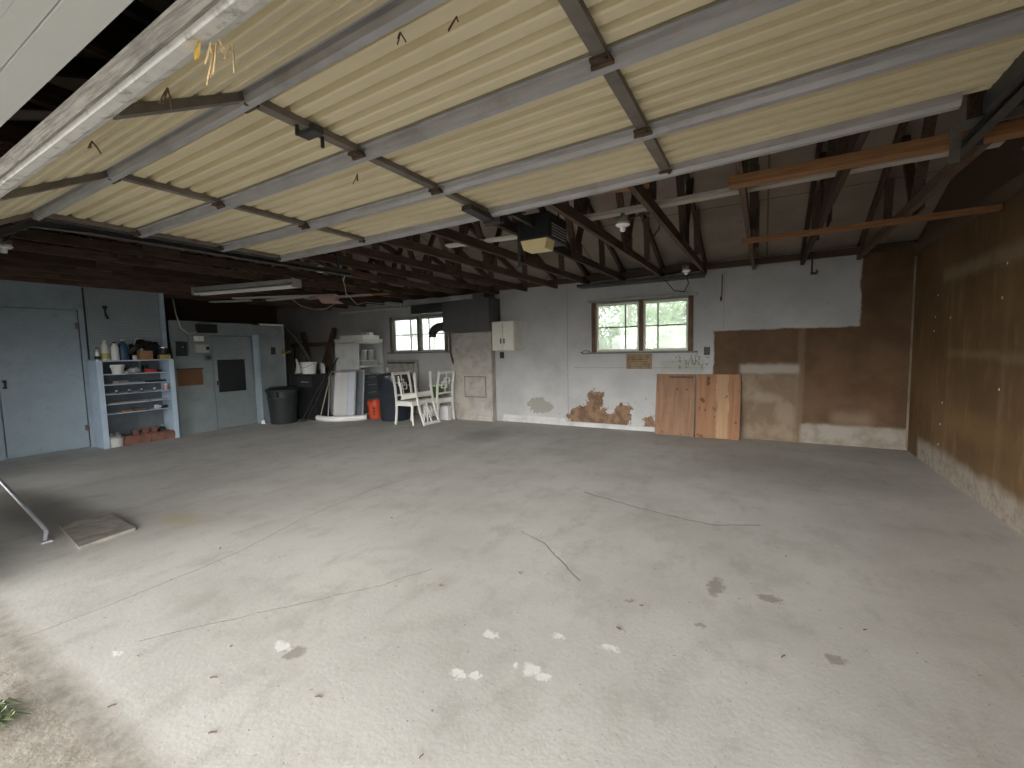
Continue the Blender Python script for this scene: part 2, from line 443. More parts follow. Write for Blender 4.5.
W2 = (-2.56, -1.00, 1.33, 2.15)
W1 = (-7.33, -5.77, 1.40, 2.15)
mb = MB()
xs = [XO, W1[0], W1[1], W2[0], W2[1], XR+.12]
for i, (a, b) in enumerate(zip(xs, xs[1:])):
    if i in (1, 3):
        wn = W1 if i == 1 else W2
        mb.bx(a, b, YB, YB+.12, 0, wn[2]); mb.bx(a, b, YB, YB+.12, wn[3], 2.64)
    else: mb.bx(a, b, YB, YB+.12, 0, 2.64)
struct(mb.build('wall_back', bm_))

# right wall: bare tan board with taped joints
t = NT('bare_drywall')
X, Y, Z = t.sep(t.P)
n1 = t.ma('SUBTRACT', t.noise(3, 5, .6), .5)
wy = t.ma('ADD', Y, t.mul(n1, .12)); wz = t.ma('ADD', Z, t.mul(n1, .12))
c = t.mix(t.ss(t.noise(1.1, 5, .6), .3, .7), (.10, .060, .028), (.155, .094, .045))
c = t.mix(t.mul(t.ss(t.noise(4, 6, .7, t.scale(t.P, (1, 2, .4))), .5, .75), .4), c, (.27, .185, .10))
mud = (.25, .19, .12)
c = t.mix(t.mul(t.mul(t.rect(Y, Z, .5, 6.15, 1.985, 1.992, .004), 1), .7), c, (.05, .03, .015))
c = t.mix(t.mul(t.mul(t.rect(wy, wz, .5, 6.3, 1.99, 2.12, .05), t.ss(t.noise(2, 4), .28, .52)), .65), c, mud)
c = t.mix(t.mul(t.rect(wy, wz, .5, 6.1, 1.22, 1.30, .04), .30), c, mud)
for ys in (6.02, 4.85, 3.65):
    c = t.mix(t.mul(t.rect(wy, wz, ys-.05, ys+.05, .1, 2.0, .05), .16), c, mud)
c = t.mix(t.mul(t.blob(wy, wz, 5.3, .62, .9, .18, .3, 1.2), .28), c, (.24, .155, .06))
c = t.mix(t.mul(t.rect(wy, wz, 2.0, 6.9, -.1, .24, .06), .85), c, t.mix(t.ss(t.noise(9, 8, .75), .42, .7), (.31, .28, .235), (.20, .165, .125)))
c = t.mix(t.mul(t.mul(t.ss(t.noise(9, 6, .7, t.vm('ADD', t.P, (0, 2, 1))), .57, .62), t.rect(Y, Z, 2, 6.9, 0, .2, .05)), .6), c, (.14, .12, .10))
scr = None
for (a, b) in ((6.45, 1.88), (6.5, 1.65), (6.52, 1.5), (6.05, 1.62), (4.9, 1.98), (4.95, 1.72), (6.15, .75), (6.17, .52), (6.2, .30), (4.9, 1.0), (3.9, 1.4)):
    b_ = t.blob(Y, Z, a, b, .013, .013, .7, 1.0); scr = b_ if scr is None else t.mx(scr, b_)
c = t.mix(scr, c, (.75, .70, .6))
rm_ = t.fin(c, .8, 0, t.noise(20, 4), .1, .01, .15)
struct(MB().bx(XR, XR+.12, .34, YB, 0, ZW).build('wall_right', rm_))
struct(MB().poly([(XR, .34, ZW), (XR, YB, ZW), (XR, YB, zr(YB)), (XR, YR, zr(YR)), (XR, .34, zr(.34))], (.12, 0, 0)).build('wall_gable', 'old_wood_x'))

# pale corner bead where back and right wall meet
struct(MB().bx(XR-.022, XR-.002, YB-.012, YB-.001, .02, ZW-.02).build('trim_1', mat('corner_bead', (.17, .135, .10), .6, .2, 6)))
# white base strip along the back wall
struct(MB().bx(-4.42, -1.53, YB-.022, YB-.001, 0.003, .07).bx(-4.42, -3.1, YB-.012, YB-.001, .072, .135).build('baseboard_back', mat('scuffed_base_paint', (.46, .46, .455), .6, .12, 5, dirt=(.25, .23, .2), dirt_amt=.5)))

# front wall and header of the big opening (camera stands just outside)
YF0, YF1 = .34, .465
struct(MB().bx(XO, -4.15, YF0, YF1, 2.06, 2.76).bx(XO, -7.25, YF0, YF1, -.1, 2.0595).bx(-6.55, -4.15, YF0, YF1, -.1, 2.0595).bx(.80, XR+.12, YF0, YF1, -.1, 2.76).build('wall_front', MT['blue_paint']))
struct(MB().bx(-4.149, .799, .39, YF1, 2.15, 2.76).bx(-4.149, .799, YF0, .388, 2.156, 2.76).build('trim_2', MT['soffit_paint']))
struct(MB().bx(XO, XR+.4, -.22, YF0-.0005, 2.1565, 2.19).build('trim_3', MT['soffit_paint']))
struct(MB().bx(XO, XR+.4, -.25, -.221, 2.12, 2.33).build('trim_4', MT['white_paint']))

# left wall (boarded, grey-blue), the far bay walls
mb = MB(); mb.bx(XL-.1, XL, YF1, 1.70, 0, 2.56); mb.bx(XL-.1, XL, 2.60, 3.72, 0, 2.56); mb.bx(XL-.1, XL, 1.70, 2.60, 2.15, 2.56)
mb.bx(XL-.1, XL-.06, 1.70, 2.60, .0, 2.15)
struct(mb.build('wall_left', MT['blue_paint']))
mb = MB(); mb.bx(XO-.1, XO, YF0, YB, 0, 2.64); mb.poly([(XO, .34, 2.6405), (XO, YB, 2.6405), (XO, YR, zr(YR)), (XO, .34, zr(.34))], (-.1, 0, 0))
struct(mb.build('wall_bay', MT['old_wood_x']))
struct(MB().bx(XL+.001, XL+.012, 2.665, 2.685, 1.38, 2.50).build('dark_gap_strip', MT['black_metal']))  # black strip standing in for the dark gap between door frame and pegboard
# low partition with a door
DY0, DY1, DZ = 4.33, 5.08, 1.78
mb = MB()
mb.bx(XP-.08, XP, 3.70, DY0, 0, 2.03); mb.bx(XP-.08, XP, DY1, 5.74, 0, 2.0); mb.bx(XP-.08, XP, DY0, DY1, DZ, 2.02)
struct(mb.build('wall_partition', MT['shaded_grey_green']))
struct(MB().bx(XP, XP+.02, DY1+.01, DY1+.10, 0.0, 1.80).bx(XP+.001, XP+.03, DY1+.10, DY1+.125, 0, 1.80).build('trim_5', MT['blue_paint']))
struct(MB().bx(XP-.085, XP+.008, 5.741, 5.765, 0, 2.02).build('trim_6', MT['grey_board']))
struct(MB().bx(XP-.04, XP+.03, 5.25, 5.75, 2.001, 2.03).build('trim_7', MT['white_paint']))
struct(MB().bx(XL+.002, XL+.05, 3.66, 3.72, 1.2, 2.53).build('trim_8', MT['pale_blue']))

# roof boards
t = NT('roof_sheathing')
X, Y, Z = t.sep(t.P)
c = t.mix(t.ss(t.noise(1.5, 5, .6), .3, .7), (.25, .205, .17), (.34, .285, .24))
jl = t.ss(t.ma('ABSOLUTE', t.ma('SUBTRACT', t.ma('FRACT', t.ma('DIVIDE', Y, 1.22)), .5)), .49, .497)
jx = t.ss(t.ma('ABSOLUTE', t.ma('SUBTRACT', t.ma('FRACT', t.ma('DIVIDE', X, 2.44)), .5)), .493, .498)
c = t.mix(t.mul(t.mx(jl, jx), .6), c, (.06, .05, .04))
c = t.mix(t.mul(t.ss(t.noise(3, 5, .7), .6, .75), .4), c, (.08, .06, .05))
rfm = t.fin(c, .85)
y0 = -.35
mb = MB()
mb.poly([(XO-.2, YB+.4, zr(YB+.4)), (XO-.2, YR, zr(YR)), (XO-.2, YR, zr(YR)+.03), (XO-.2, YB+.4, zr(YB+.4)+.03)], (XR+.4-XO+.2, 0, 0))
mb.poly([(XO-.2, y0, zr(y0)), (XO-.2, YR, zr(YR)), (XO-.2, YR, zr(YR)+.03), (XO-.2, y0, zr(y0)+.03)], (XR+.4-XO+.2, 0, 0))
struct(mb.build('ceiling', rfm))

# ---------------------------------------------------------------- outside
t = NT('gravel_drive')
c = t.mix(t.ss(t.noise(7, 6, .7), .3, .7), (.33, .31, .27), (.48, .46, .42))
gm = t.fin(c, .9)
struct(MB().bx(-40, 30, -30, .20, -.16, -.03).bx(-40, -11.75, .2, 60, -.16, -.06).bx(1.8, 30, .2, 60, -.16, -.06).bx(-11.75, 1.8, YB+.2, 60, -.16, -.06).build('ground', gm))
tn = NT('sill_concrete')
X, Y, Z = tn.sep(tn.P)
c = tn.mix(tn.ss(tn.noise(9, 7, .7), .3, .7), (.26, .23, .19), (.42, .385, .335))
c = tn.mix(tn.mul(tn.ss(tn.noise(45, 3, .6), .6, .7), .6), c, (.13, .11, .09))
sm_ = tn.fin(c, .9, 0, tn.noise(30, 6, .7), .5, .01)
struct(MB().bx(-11.5, 1.7, .205, .5, -.12, -.0001).build('threshold', sm_))


# glass
def pane_mat(name, dirt, amt):
    m = bpy.data.materials.new(name); m.use_nodes = True
    n = m.node_tree.nodes; l = m.node_tree.links; n.clear()
    o = n.new('ShaderNodeOutputMaterial'); tr = n.new('ShaderNodeBsdfTransparent'); tl = n.new('ShaderNodeBsdfTranslucent')
    gl = n.new('ShaderNodeBsdfGlossy'); gl.inputs['Roughness'].default_value = .05
    tl.inputs['Color'].default_value = (*dirt, 1)
    tr.inputs['Color'].default_value = (.93, .96, .94, 1)
    tc = n.new('ShaderNodeTexCoord'); ns = n.new('ShaderNodeTexNoise'); ns.inputs['Scale'].default_value = 3; ns.inputs['Detail'].default_value = 5
    mr = n.new('ShaderNodeMapRange'); mr.inputs[1].default_value = .3; mr.inputs[2].default_value = .7
    mr.inputs[3].default_value = amt*.6; mr.inputs[4].default_value = amt*1.3
    l.new(tc.outputs['Object'], ns.inputs['Vector']); l.new(ns.outputs[0], mr.inputs[0])
    a = n.new('ShaderNodeMixShader'); l.new(mr.outputs[0], a.inputs[0]); l.new(tr.outputs[0], a.inputs[1]); l.new(tl.outputs[0], a.inputs[2])
    b = n.new('ShaderNodeMixShader'); b.inputs[0].default_value = .04
    l.new(a.outputs[0], b.inputs[1]); l.new(gl.outputs[0], b.inputs[2]); l.new(b.outputs[0], o.inputs[0])
    return m
MT['glass'] = pane_mat('dusty_glass', (.85, .95, .85), .30)
MT['frame_brown'] = mat('dark_window_wood', (.10, .055, .03), .6, .3, 8, (1, 1, 1))
MT['frame_grey'] = mat('grey_green_trim', (.27, .28, .25), .6, .12, 6)
MT['sill_grey'] = mat('dull_sill_paint', (.13, .135, .115), .6, .15, 6)
MT['muntin'] = mat('dull_muntin', (.16, .18, .15), .6, .1, 6)

def window(name, W, stop, head, jamb='frame_brown'):
    x0, x1, z0, z1 = W; xm = (x0+x1)/2+.02
    r = bpy.data.objects.new(name, None); COL.objects.link(r); r['kind'] = 'structure'
    r.location = ((x0+x1)/2, YB, z0); off = r.location
    fr = MB()
    for xx in (x0, x1): fr.bx(xx-.035, xx+.035, YB-.03, YB+.10, z0-.02, z1+.02)
    fr.bx(xm-.03, xm+.03, YB-.02, YB+.09, z0, z1)
    fr.build('window_frame', jamb, r, off=off)
    h = MB()
    if head: h.bx(x0-.09, x1+.09, YB-.06, YB-.002, z1+.012, z1+.055)
    h.bx(x0+.036, x1-.036, YB+.0, YB+.1, z1-.02, z1+.01)
    h.build('head_trim', 'frame_grey', r, off=off)
    MB().bx(x0-.10, x1+.10, YB-.07, YB+.1, z0-.042, z0-.015).build('window_sill', 'sill_grey', r, off=off)
    for (a, b, mm) in ((x0+.036, xm-.031, .68), (xm+.031, x1-.036, .33)):
        sh = MB()
        sh.bx(a, a+.035, YB+.03, YB+.065, z0-.012, z1-.02); sh.bx(b-.035, b, YB+.03, YB+.065, z0-.012, z1-.02)
        sh.bx(a+.035, b-.035, YB+.03, YB+.065, z0-.012, z0+.03); sh.bx(a+.035, b-.035, YB+.03, YB+.065, z1-.055, z1-.02)
        so = sh.build('sash', stop, r, off=off)
        zm = z0+(z1-z0)*.49; xv = a+(b-a)*mm
        MB().bx(a+.036, b-.036, YB+.035, YB+.06, zm-.010, zm+.010).bx(xv-.009, xv+.009, YB+.035, YB+.06, z0+.031, z1-.056).build('muntin', 'muntin', so, off=off)
        MB().bx(a+.036, b-.036, YB+.046, YB+.050, z0+.031, z1-.056).build('window_pane', 'glass', so, off=off)
    return r
window('window_2', W2, 'cream', True)
window('window_1', W1, 'grey_board', False, mat('dull_jamb', (.13, .115, .095), .6, .2, 6))

# doors in the blue walls
r = bpy.data.objects.new('door_1', None); COL.objects.link(r); r['kind'] = 'structure'; r.location = (XL, 2.58, 0); off = r.location
MB().bx(XL-.035, XL+.004, 1.715, 2.585, .035, 2.135).build('door_leaf', 'blue_paint', r, off=off)
MB().bx(XL+.005, XL+.02, 1.74, 1.78, 1.00, 1.03).bx(XL+.005, XL+.02, 1.74, 1.78, 1.09, 1.12).bx(XL+.021, XL+.045, 1.75, 1.77, 1.0, 1.12).build('door_handle', 'black_metal', r, off=off)
for z in (1.86, .27): MB().bx(XL+.004, XL+.016, 2.55, 2.60, z, z+.09).build('hinge', 'dark_steel', r, off=off)
r = bpy.data.objects.new('door_2', None); COL.objects.link(r); r['kind'] = 'structure'; r.location = (XP, DY0, 0); off = r.location
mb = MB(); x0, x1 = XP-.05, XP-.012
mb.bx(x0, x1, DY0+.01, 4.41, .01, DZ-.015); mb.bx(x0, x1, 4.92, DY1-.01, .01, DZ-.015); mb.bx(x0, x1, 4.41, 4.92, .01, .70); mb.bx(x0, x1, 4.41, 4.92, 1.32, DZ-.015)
mb.build('door_leaf', 'shaded_grey_green', r, off=off)
MB().bx(x0+.01, x1-.01, 4.411, 4.919, .701, 1.319).build('door_pane', mat('dark_door_glass', (.014, .016, .018), .25, .1, 3), r, off=off)
MB().bx(x1, x1+.03, 4.38, 4.41, .85, .92).build('door_latch', 'black_metal', r, off=off)

# ---------------------------------------------------------------- roof trusses
def truss(x, label, wood='old_wood', bow=0.0):
    t_ = thing('roof_truss', label, 'roof truss', (x, YR, ZW), 0, 'bare wooden roof trusses')
    def P(y, z): return (0, y-YR, z-ZW)
    MB().bar(P(.50, ZW+.045), P(YB-.02, ZW+.045), .04, .09).build('bottom_chord', wood, t_)
    for sgn in (1, -1):
        yy = (lambda y: y) if sgn == 1 else (lambda y: 2*YR-y)
        ya = 7.28 if sgn == 1 else 6.80
        MB().bar(P(yy(ya), zr(ya)-.055), P(yy(YR), zr(YR)-.055), .04, .09).build('top_chord', wood, t_)
        for (a, za, b, zb) in ((4.98, ZW+.07, 4.42, zr(4.42)-.09), (5.02, ZW+.07, 5.42, zr(5.42)-.09), (6.02, ZW+.07, 5.95, zr(5.95)-.09)):
            MB().bar((.0412, yy(a)-YR, za-ZW), (.0412, yy(b)-YR, zb-ZW), .038, .07, (1, 0, 0)).build('web', wood, t_)
        MB().box((.022+.042, yy(5.0)-YR, .10), (.008, .34, .19)).build('gusset', wood, t_)
    MB().bar(P(YR, ZW+.09), P(YR, zr(YR)-.12), .038, .07, (1, 0, 0)).build('king_post', wood, t_)
    return t_
ordn = ['first', 'second', 'third', 'fourth', 'fifth', 'sixth', 'seventh', 'eighth', 'ninth', 'tenth', 'eleventh', 'twelfth', 'thirteenth', 'fourteenth', 'fifteenth', 'sixteenth', 'seventeenth', 'eighteenth']
proto = None
for i in range(18):
    x = 1.03-.61*i if i else 1.03
    if abs(x+.19) < .06: x = -.16
    lab = 'bare brown wooden roof truss, %s from the right wall' % ordn[i]
    if proto is None: proto = truss(x, lab)
    else:
        d = dup(proto, (x, YR, ZW), 0, lab)

# lumber tacked across the chords
def plank(name, p, q, wd, h, m, label, cat='plank'):
    c = (Vector(p)+Vector(q))/2
    return tag_at(MB().bar(p, q, wd, h, (0, 0, 1), .003).build(name, m, None, off=c), c, label, cat)
def tag_at(o, c, label, cat, group=None):
    o.location = c; return tag(o, label, cat, group)
plank('wooden_plank', (-.22, 3.22, 2.428), (1.60, 3.20, 2.428), .09, .06, 'raw_wood', 'raw orange brown timber under the trusses nearest the garage door')
plank('wooden_plank', (-.22, 5.12, 2.437), (1.60, 5.05, 2.437), .09, .042, 'raw_wood', 'thin raw orange brown timber under the trusses nearer the back wall')
plank('wooden_board', (-1.5, 3.90, 2.572), (1.2, 3.82, 2.572), .09, .04, 'grey_wood', 'weathered pale grey board lying across the truss chords behind the orange timbers')
plank('wooden_board', (-1.55, 3.15, 2.563), (-.75, 3.35, 2.563), .10, .022, 'raw_wood', 'short reddish board on the chords just right of the garage door opener')
plank('wooden_board', (-3.1, 4.0, 2.565), (-2.1, 4.1, 2.565), .10, .025, 'cream', 'short pale board lying on the chords left of the garage door opener')
plank('wooden_board', (-2.75, 7.13, 2.43), (-.80, 7.13, 2.43), .26, .045, 'black_metal', 'long dark board against the back wall just above the window head')
plank('wooden_board', (-9.1, 7.16, 2.555), (1.55, 7.16, 2.555), .05, .09, 'old_wood', 'long dark top rail running along the truss heels over the back wall')
plank('wooden_board', (1.565, .6, 2.51), (1.565, 7.2, 2.51), .06, .09, 'old_wood_x', 'brown plate lying along the top of the right wall', 'plank')
# hanging hook
mb = MB(); mb.bar((.52, 7.12, 2.555), (.52, 7.12, 2.31), .03, .02); mb.bar((.505, 7.12, 2.315), (.58, 7.12, 2.315), .02, .03); mb.bar((.575, 7.12, 2.305), (.575, 7.12, 2.36), .015, .02)
tag_at(mb.build('metal_hook', 'black_metal', None, off=(.52, 7.12, 2.31)), (.52, 7.12, 2.31), 'dark metal hook hanging from the trusses over the white painted wall', 'hook')

# ---------------------------------------------------------------- overhead door
DX0, DX1 = -4.13, .80
YJ = [.53, 1.00, 1.55, 2.13, 2.68]
def dz(x):                          # the door hangs slightly lower on the left and sags midway
    t_ = (x-DX0)/(DX1-DX0); return 2.30+.09*t_-.10*t_*(1-t_)
def dp(x, j, s=0.0, n=0.0):         # point on section j (0 = bottom section) at fraction s, n above the panel
    if j == 0:
        a = Vector((.53, -.25)); b = Vector((1.00, .02))
    else:
        a = Vector((YJ[j], .02)); b = Vector((YJ[j+1], .02))
    d = (b-a); p = a+d*s; d.normalize(); nn = Vector((-d.y, d.x))
    p = p+nn*n
    return Vector((x, p.x, dz(x)+p.y+.035))
door = thing('overhead_garage_door', 'raised cream corrugated overhead door with grey steel struts under the roof', 'garage door', (-1.7, 1.6, 2.3))
doff = door.location
t = NT('cream_corrugated_steel')
c = t.mix(t.ss(t.noise(2.5, 6, .6, t.scale(t.P, (.5, 1, 1))), .3, .7), (.60, .525, .345), (.68, .605, .42))
c = t.mix(t.mul(t.ss(t.noise(9, 6, .7), .58, .78), .22), c, (.36, .30, .20))
dm = t.fin(c, .42, 0, None, spec=.45)
NXS = 40
prof = []                           # raised ribs across each section
for i in range(6):
    b0 = i/6.0
    prof += [(b0+.004, 0), (b0+.080, 0), (b0+.090, .026), (b0+.135, .026), (b0+.145, 0), (b0+.155, .005)]
prof.append((1.0, 0))
for j in range(4):
    mb = MB()
    mb.grid(lambda i, k: dp(DX0+(DX1-DX0)*i/NXS, j, prof[k][0], prof[k][1]), NXS, len(prof)-1)
    mb.build('door_panel', dm, door, off=doff, solid=.003)
def sweep(section, j, s, name, m, x0=DX0+.02, x1=DX1-.02, n0=0.0):   # steel section swept along the sagging door
    mb = MB(); K = 24; rings = []
    for i in range(K+1):
        x = x0+(x1-x0)*i/K
        ax = dp(x, j, 1.0, 0)-dp(x, j, 0, 0); ax.normalize(); nn = Vector((0, -ax.z, ax.y))
        o = dp(x, j, s, n0)
        rings.append([mb.bm.verts.new(o+ax*a+nn*b) for a, b in section])
    for A, B in zip(rings, rings[1:]):
        for q in range(len(section)):
            mb.bm.faces.new((A[q], A[(q+1) % len(section)], B[(q+1) % len(section)], B[q]))
    mb.bm.faces.new(rings[0][::-1]); mb.bm.faces.new(rings[-1])
    return mb.build(name, m, door, off=doff)
hat = [(-.036, -.003), (-.036, -.010), (-.021, -.012), (-.019, -.030), (-.012, -.052), (.014, -.055), (.020, -.040), (.022, -.012), (.038, -.010), (.038, -.003)]
MT['strut'] = mat('grey_strut_steel', (.40, .395, .41), .4, .1, 5, (1, 8, 8), metal=.35, dirt=(.2, .18, .17), dirt_amt=.4)
for j in (1, 2, 3):
    sweep(hat, j, 0.0, 'horizontal_strut', 'strut')
    sweep([(.062, -.002), (.062, -.010), (.10, -.010), (.10, -.002)], j-1, .84, 'joint_flange', 'dark_steel')
sweep([(-.045, 0), (-.045, -.035), (-.030, -.052), (-.006, -.055), (.0, -.030), (.0, 0)], 3, 1.0, 'top_rail', 'strut', DX0+.02, .70)
# weathered bottom edge and white painted strip
sweep([(0, .030), (0, -.006), (-.016, -.006), (-.016, .030)], 0, 0.0, 'weathered_edge', 'weathered', DX0, DX1)
sweep([(.0, -.003), (.0, -.020), (.03, -.030), (.065, -.026), (.088, -.012), (.088, -.002)], 0, 0.0, 'bottom_rail', 'flaked_white', DX0, DX1)
# stiles
for xs_ in (DX0+.04, -2.93, -1.70, -.50):
    for j in range(4):
        a, b = (.14, .97) if j == 0 else (.08, .93)
        wd = .048
        p = dp(xs_, j, a, -.014); q = dp(xs_, j, b, -.014)
        st = MB().bar(p, q, wd, .028).build('stile', 'dark_steel', door, off=doff)
        h = MB(); e = dp(xs_, j, b, -.034)
        h.box(e, (.07, .035, .012)); h.tube([e+Vector((-.04, .02, -.008)), e+Vector((.04, .02, -.008))], .009, 8)
        h.lathe([(0, -.012), (.008, -.012), (.008, 0)], e+Vector((.02, -.01, -.004)), 6)
        h.build('hinge', 'rust', st, off=doff)
e = dp(-1.70, 3, .95, -.05)
mb = MB(); mb.bar(e+Vector((0, -.25, 0)), e+Vector((0, .08, -.01)), .075, .03); mb.box(e+Vector((.02, .05, -.02)), (.14, .06, .03)); mb.tube([e+Vector((-.05, .05, -.03)), e+Vector((.08, .05, -.03))], .018, 8); mb.bar(e+Vector((0, .05, 0)), e+Vector((0, .55, .17)), .03, .008)
mb.build('opener_bracket', 'black_metal', door, off=doff)
e = dp(-2.35, 1, .78, -.03)
mb = MB(); mb.box(dp(-1.70, 1, .50, -.03), (.10, .05, .03)); mb.tube([dp(-1.70, 1, .38, -.03), dp(-1.70, 1, .38, -.07)], .008, 8); mb.tube([dp(-1.70, 1, .60, -.03), dp(-1.70, 1, .60, -.075)], .008, 8)
mb.build('lock_bracket', 'black_metal', door, off=doff)
for xs_ in (DX0+.01,):
    mb = MB(); mb.bar(dp(xs_, 1, 0, -.018), dp(xs_, 3, 1, -.018), .03, .04); mb.build('end_stile', 'track_steel', door, off=doff)

# tracks and hangers
def track(x, z, s, label, y1):
    tr = thing('door_track', label, 'door track', (x, 1.8, z))
    sec = [(-.022, -.022), (.022, -.022), (.022, .022), (-.022, .022), (-.022, .018), (.018, .018), (.018, -.018), (-.022, -.018)]
    mb = MB(); pts = [(.62, z-.38), (.78, z-.16), (1.0, z-.02), (1.3, z), (y1, z)]
    rings = []
    for i, (yy, zz) in enumerate(pts):
        a = Vector(pts[max(i-1, 0)]); b = Vector(pts[min(i+1, len(pts)-1)]); d = (b-a).normalized(); n = Vector((-d.y, d.x))
        rings.append([mb.bm.verts.new((x+s*u, yy+n.x*v, zz+n.y*v)) for u, v in sec])
    for A, B in zip(rings, rings[1:]):
        for q in range(8): mb.bm.faces.new((A[q], A[(q+1) % 8], B[(q+1) % 8], B[q]))
    mb.bm.faces.new(rings[0]); mb.bm.faces.new(rings[-1][::-1])
    mb.build('rail', 'track_steel', tr, off=tr.location)
    for yy in (1.4, y1-.15):
        MB().bar((x+s*.035, yy, z-.03), (x+s*.035, yy, ZW+.06), .006, .035).build('hanger', 'track_steel', tr, off=tr.location)
    return tr
track(-4.22, 2.315, -1, 'dark steel door track beside the left edge of the raised door', 3.6)
tr = track(.855, 2.375, 1, 'dark steel door track beside the right edge of the raised door', 3.25)
mb = MB(); mb.bar((.79, 3.04, 2.44), (.79, 3.04, 2.27), .04, .012, (0, 1, 0)); mb.bar((.78, 3.03, 2.43), (1.10, 3.03, 2.46), .012, .045, (0, 0, 1))
for xx in (.88, 1.03): mb.lathe([(0, -.004), (.012, -.004), (.012, .004), (0, .004)], (xx, 3.022, 2.445), 8, Matrix.Rotation(PI/2, 3, 'X'))
mb.build('perforated_angle', 'dark_steel', tr, off=tr.location)
mb = MB(); mb.bx(.795, .83, 1.9, 2.75, 2.37, 2.45, .006); mb.build('end_bracket', 'black_metal', tr, off=tr.location)
tag_at(MB().tube([(1.2, 1.2, 2.445), (1.22, 3.6, 2.445)], .012, 8).tube([(1.17, 1.2, 2.45), (1.22, 3.6, 2.45)], .009, 8).build('conduit', 'track_steel', None, off=(1.2, 2.4, 2.44)), (1.2, 2.4, 2.44), 'thin dark steel pipe under the trusses right of the door track', 'pipe')

# opener motor
op = thing('door_opener', 'black garage door opener with amber light lens hung under the trusses', 'garage door opener', (-1.80, 3.72, 2.34))
MB().box((0, .05, .145), (.30, .40, .23), None, .02).build('housing', 'black', op)
MB().poly([(-.13, -.165, .028), (.13, -.165, .028), (.105, -.155, -.055), (-.105, -.155, -.055)], (0, .17, 0)).build('light_lens', 'lens', op)
mb = MB()
for k in range(5): mb.box((.153, .05, .06+.025*k), (.008, .3, .008))
mb.build('side_vent', 'grey_board', op)
MB().bar((-.17, -.12, .36), (-.17, -.12, -.18), .012, .025).box((-.17, -.12, -.185), (.06, .035, .006)).build('hanging_strap', 'black_metal', op)
MB().bar((-.12, .12, .261), (-.12, .12, .33), .03, .004).bar((.12, .12, .261), (.12, .12, .33), .03, .004).build('hanger', 'black_metal', op)
MB().bar((0, -.12, .16), (0, -3.1, .19), .03, .05).build('drive_rail', 'track_steel', op)

# lamp holders
def lampholder(c, label, cord, zt):
    o = thing('lamp_holder', label, 'lamp holder', c)
    MB().lathe([(0, .025), (.05, .025), (.062, .005), (.045, -.010), (.026, -.014), (.022, -.045), (.018, -.05), (0, -.05)], (0, 0, 0), 20).build('socket', 'porcelain', o, True)
    MB().box((0, 0, .0495), (.10, .10, .036), None, .006).bar((0, 0, .068), (0, 0, zt), .03, .03).build('junction_box', 'dark_steel', o)
    MB().tube(cord, .007, 8).build('cord', 'wire', o, True)
lampholder((-1.07, 3.80, 2.43), 'white porcelain lamp holder hanging near the garage door opener', [(.05, .0, .05), (.2, .02, .075), (.3, .05, .05), (.29, .05, -.06), (.24, .05, -.12)], .10)
lampholder((-1.00, 6.80, 2.46), 'small white porcelain lamp holder with looping cord above the window', [(0, .0, -.05), (.02, .1, -.16), (-.06, .25, -.26), (-.22, .30, -.22), (-.35, .28, -.05), (-.36, .28, .05)], .10)

lampholder((-5.79, 1.19, 2.385), 'white porcelain lamp holder under the trusses at the left edge of the picture', [(.05, .0, .05), (.15, .02, .075), (.3, .02, .09)], .07)
# ---------------------------------------------------------------- things along the back wall
cb = thing('wall_cabinet', 'small cream two door cabinet hung on the back wall beside the furnace flue', 'cabinet', (-4.21, YB, 1.40))
x0 = -.235
MB().bx(x0, -x0, -.30, -.004, 0, .52, .004).build('body', 'cream', cb)
for s_ in (-1, 1):
    d = MB().bx(min(0.004*s_, s_*.23), max(.004*s_, s_*.23), -.322, -.302, .008, .512, .004).build('door', 'cream', cb)
    MB().bar((s_*.035, -.335, .11), (s_*.035, -.335, .20), .012, .02).bar((s_*.035, -.325, .115), (s_*.035, -.335, .115), .01, .01).build('handle', 'black', d)
MB().bx(x0-.01, -x0+.01, -.31, -.004, -.018, -.001).build('base_strip', 'cream', cb)

# stained metal sheet + dark duct box above
t = NT('stained_sheet')
X, Y, Z = t.sep(t.P)
c = t.mix(t.ss(t.noise(3, 6, .65), .3, .7), (.34, .315, .285), (.47, .44, .40))
c = t.mix(t.mul(t.ss(t.noise(5, 6, .7, t.vm('ADD', t.P, (1, 4, 2))), .5, .65), .55), c, (.27, .22, .20))
c = t.mix(t.mul(t.ss(t.noise(2.2, 5, .6, t.vm('ADD', t.P, (4, 1, 2))), .52, .68), .5), c, (.52, .47, .38))
c = t.mix(t.mul(t.ss(t.noise(13, 5, .7), .6, .68), .5), c, (.20, .17, .15))
shm = t.fin(c, .45, .25)
hs = thing('furnace_front', 'tall stained metal furnace front with access panel against the back wall', 'furnace', (-5.1, YB, 0))
MB().bx(-.47, .52, -.14, -.004, .10, 1.75, .006).build('body', shm, hs)
MB().bx(-.12, .36, -.150, -.141, .48, .86, .003).build('access_panel', shm, hs)
MB().bx(-.35, .52, -.16, -.004, .0, .099).build('plinth', shm, hs)
MB().bx(-.14, .38, -.146, -.141, .46, .478).bx(-.14, .38, -.146, -.141, .862, .88).bx(-.14, -.122, -.146, -.141, .478, .862).bx(.362, .38, -.146, -.141, .478, .862).build('panel_trim', 'dark_steel', hs)
db = thing('duct_box', 'dark sheet metal plenum box with side duct and stovepipe above the furnace', 'duct', (-4.85, YB, 1.75))
MB().bx(-.52, .41, -.42, -.004, .005, .62, .006).build('plenum', 'duct', db)
MB().bx(-.36, .30, -.40, -.02, .622, .72).build('collar', 'duct', db)
MB().bx(-1.55, -.70, -.36, -.06, .42, .60, .004).build('side_duct', 'black_metal', db)
MB().bx(-1.6, .1, -.50, -.425, .605, .69, .003).build('duct_cover', 'duct_light', db)
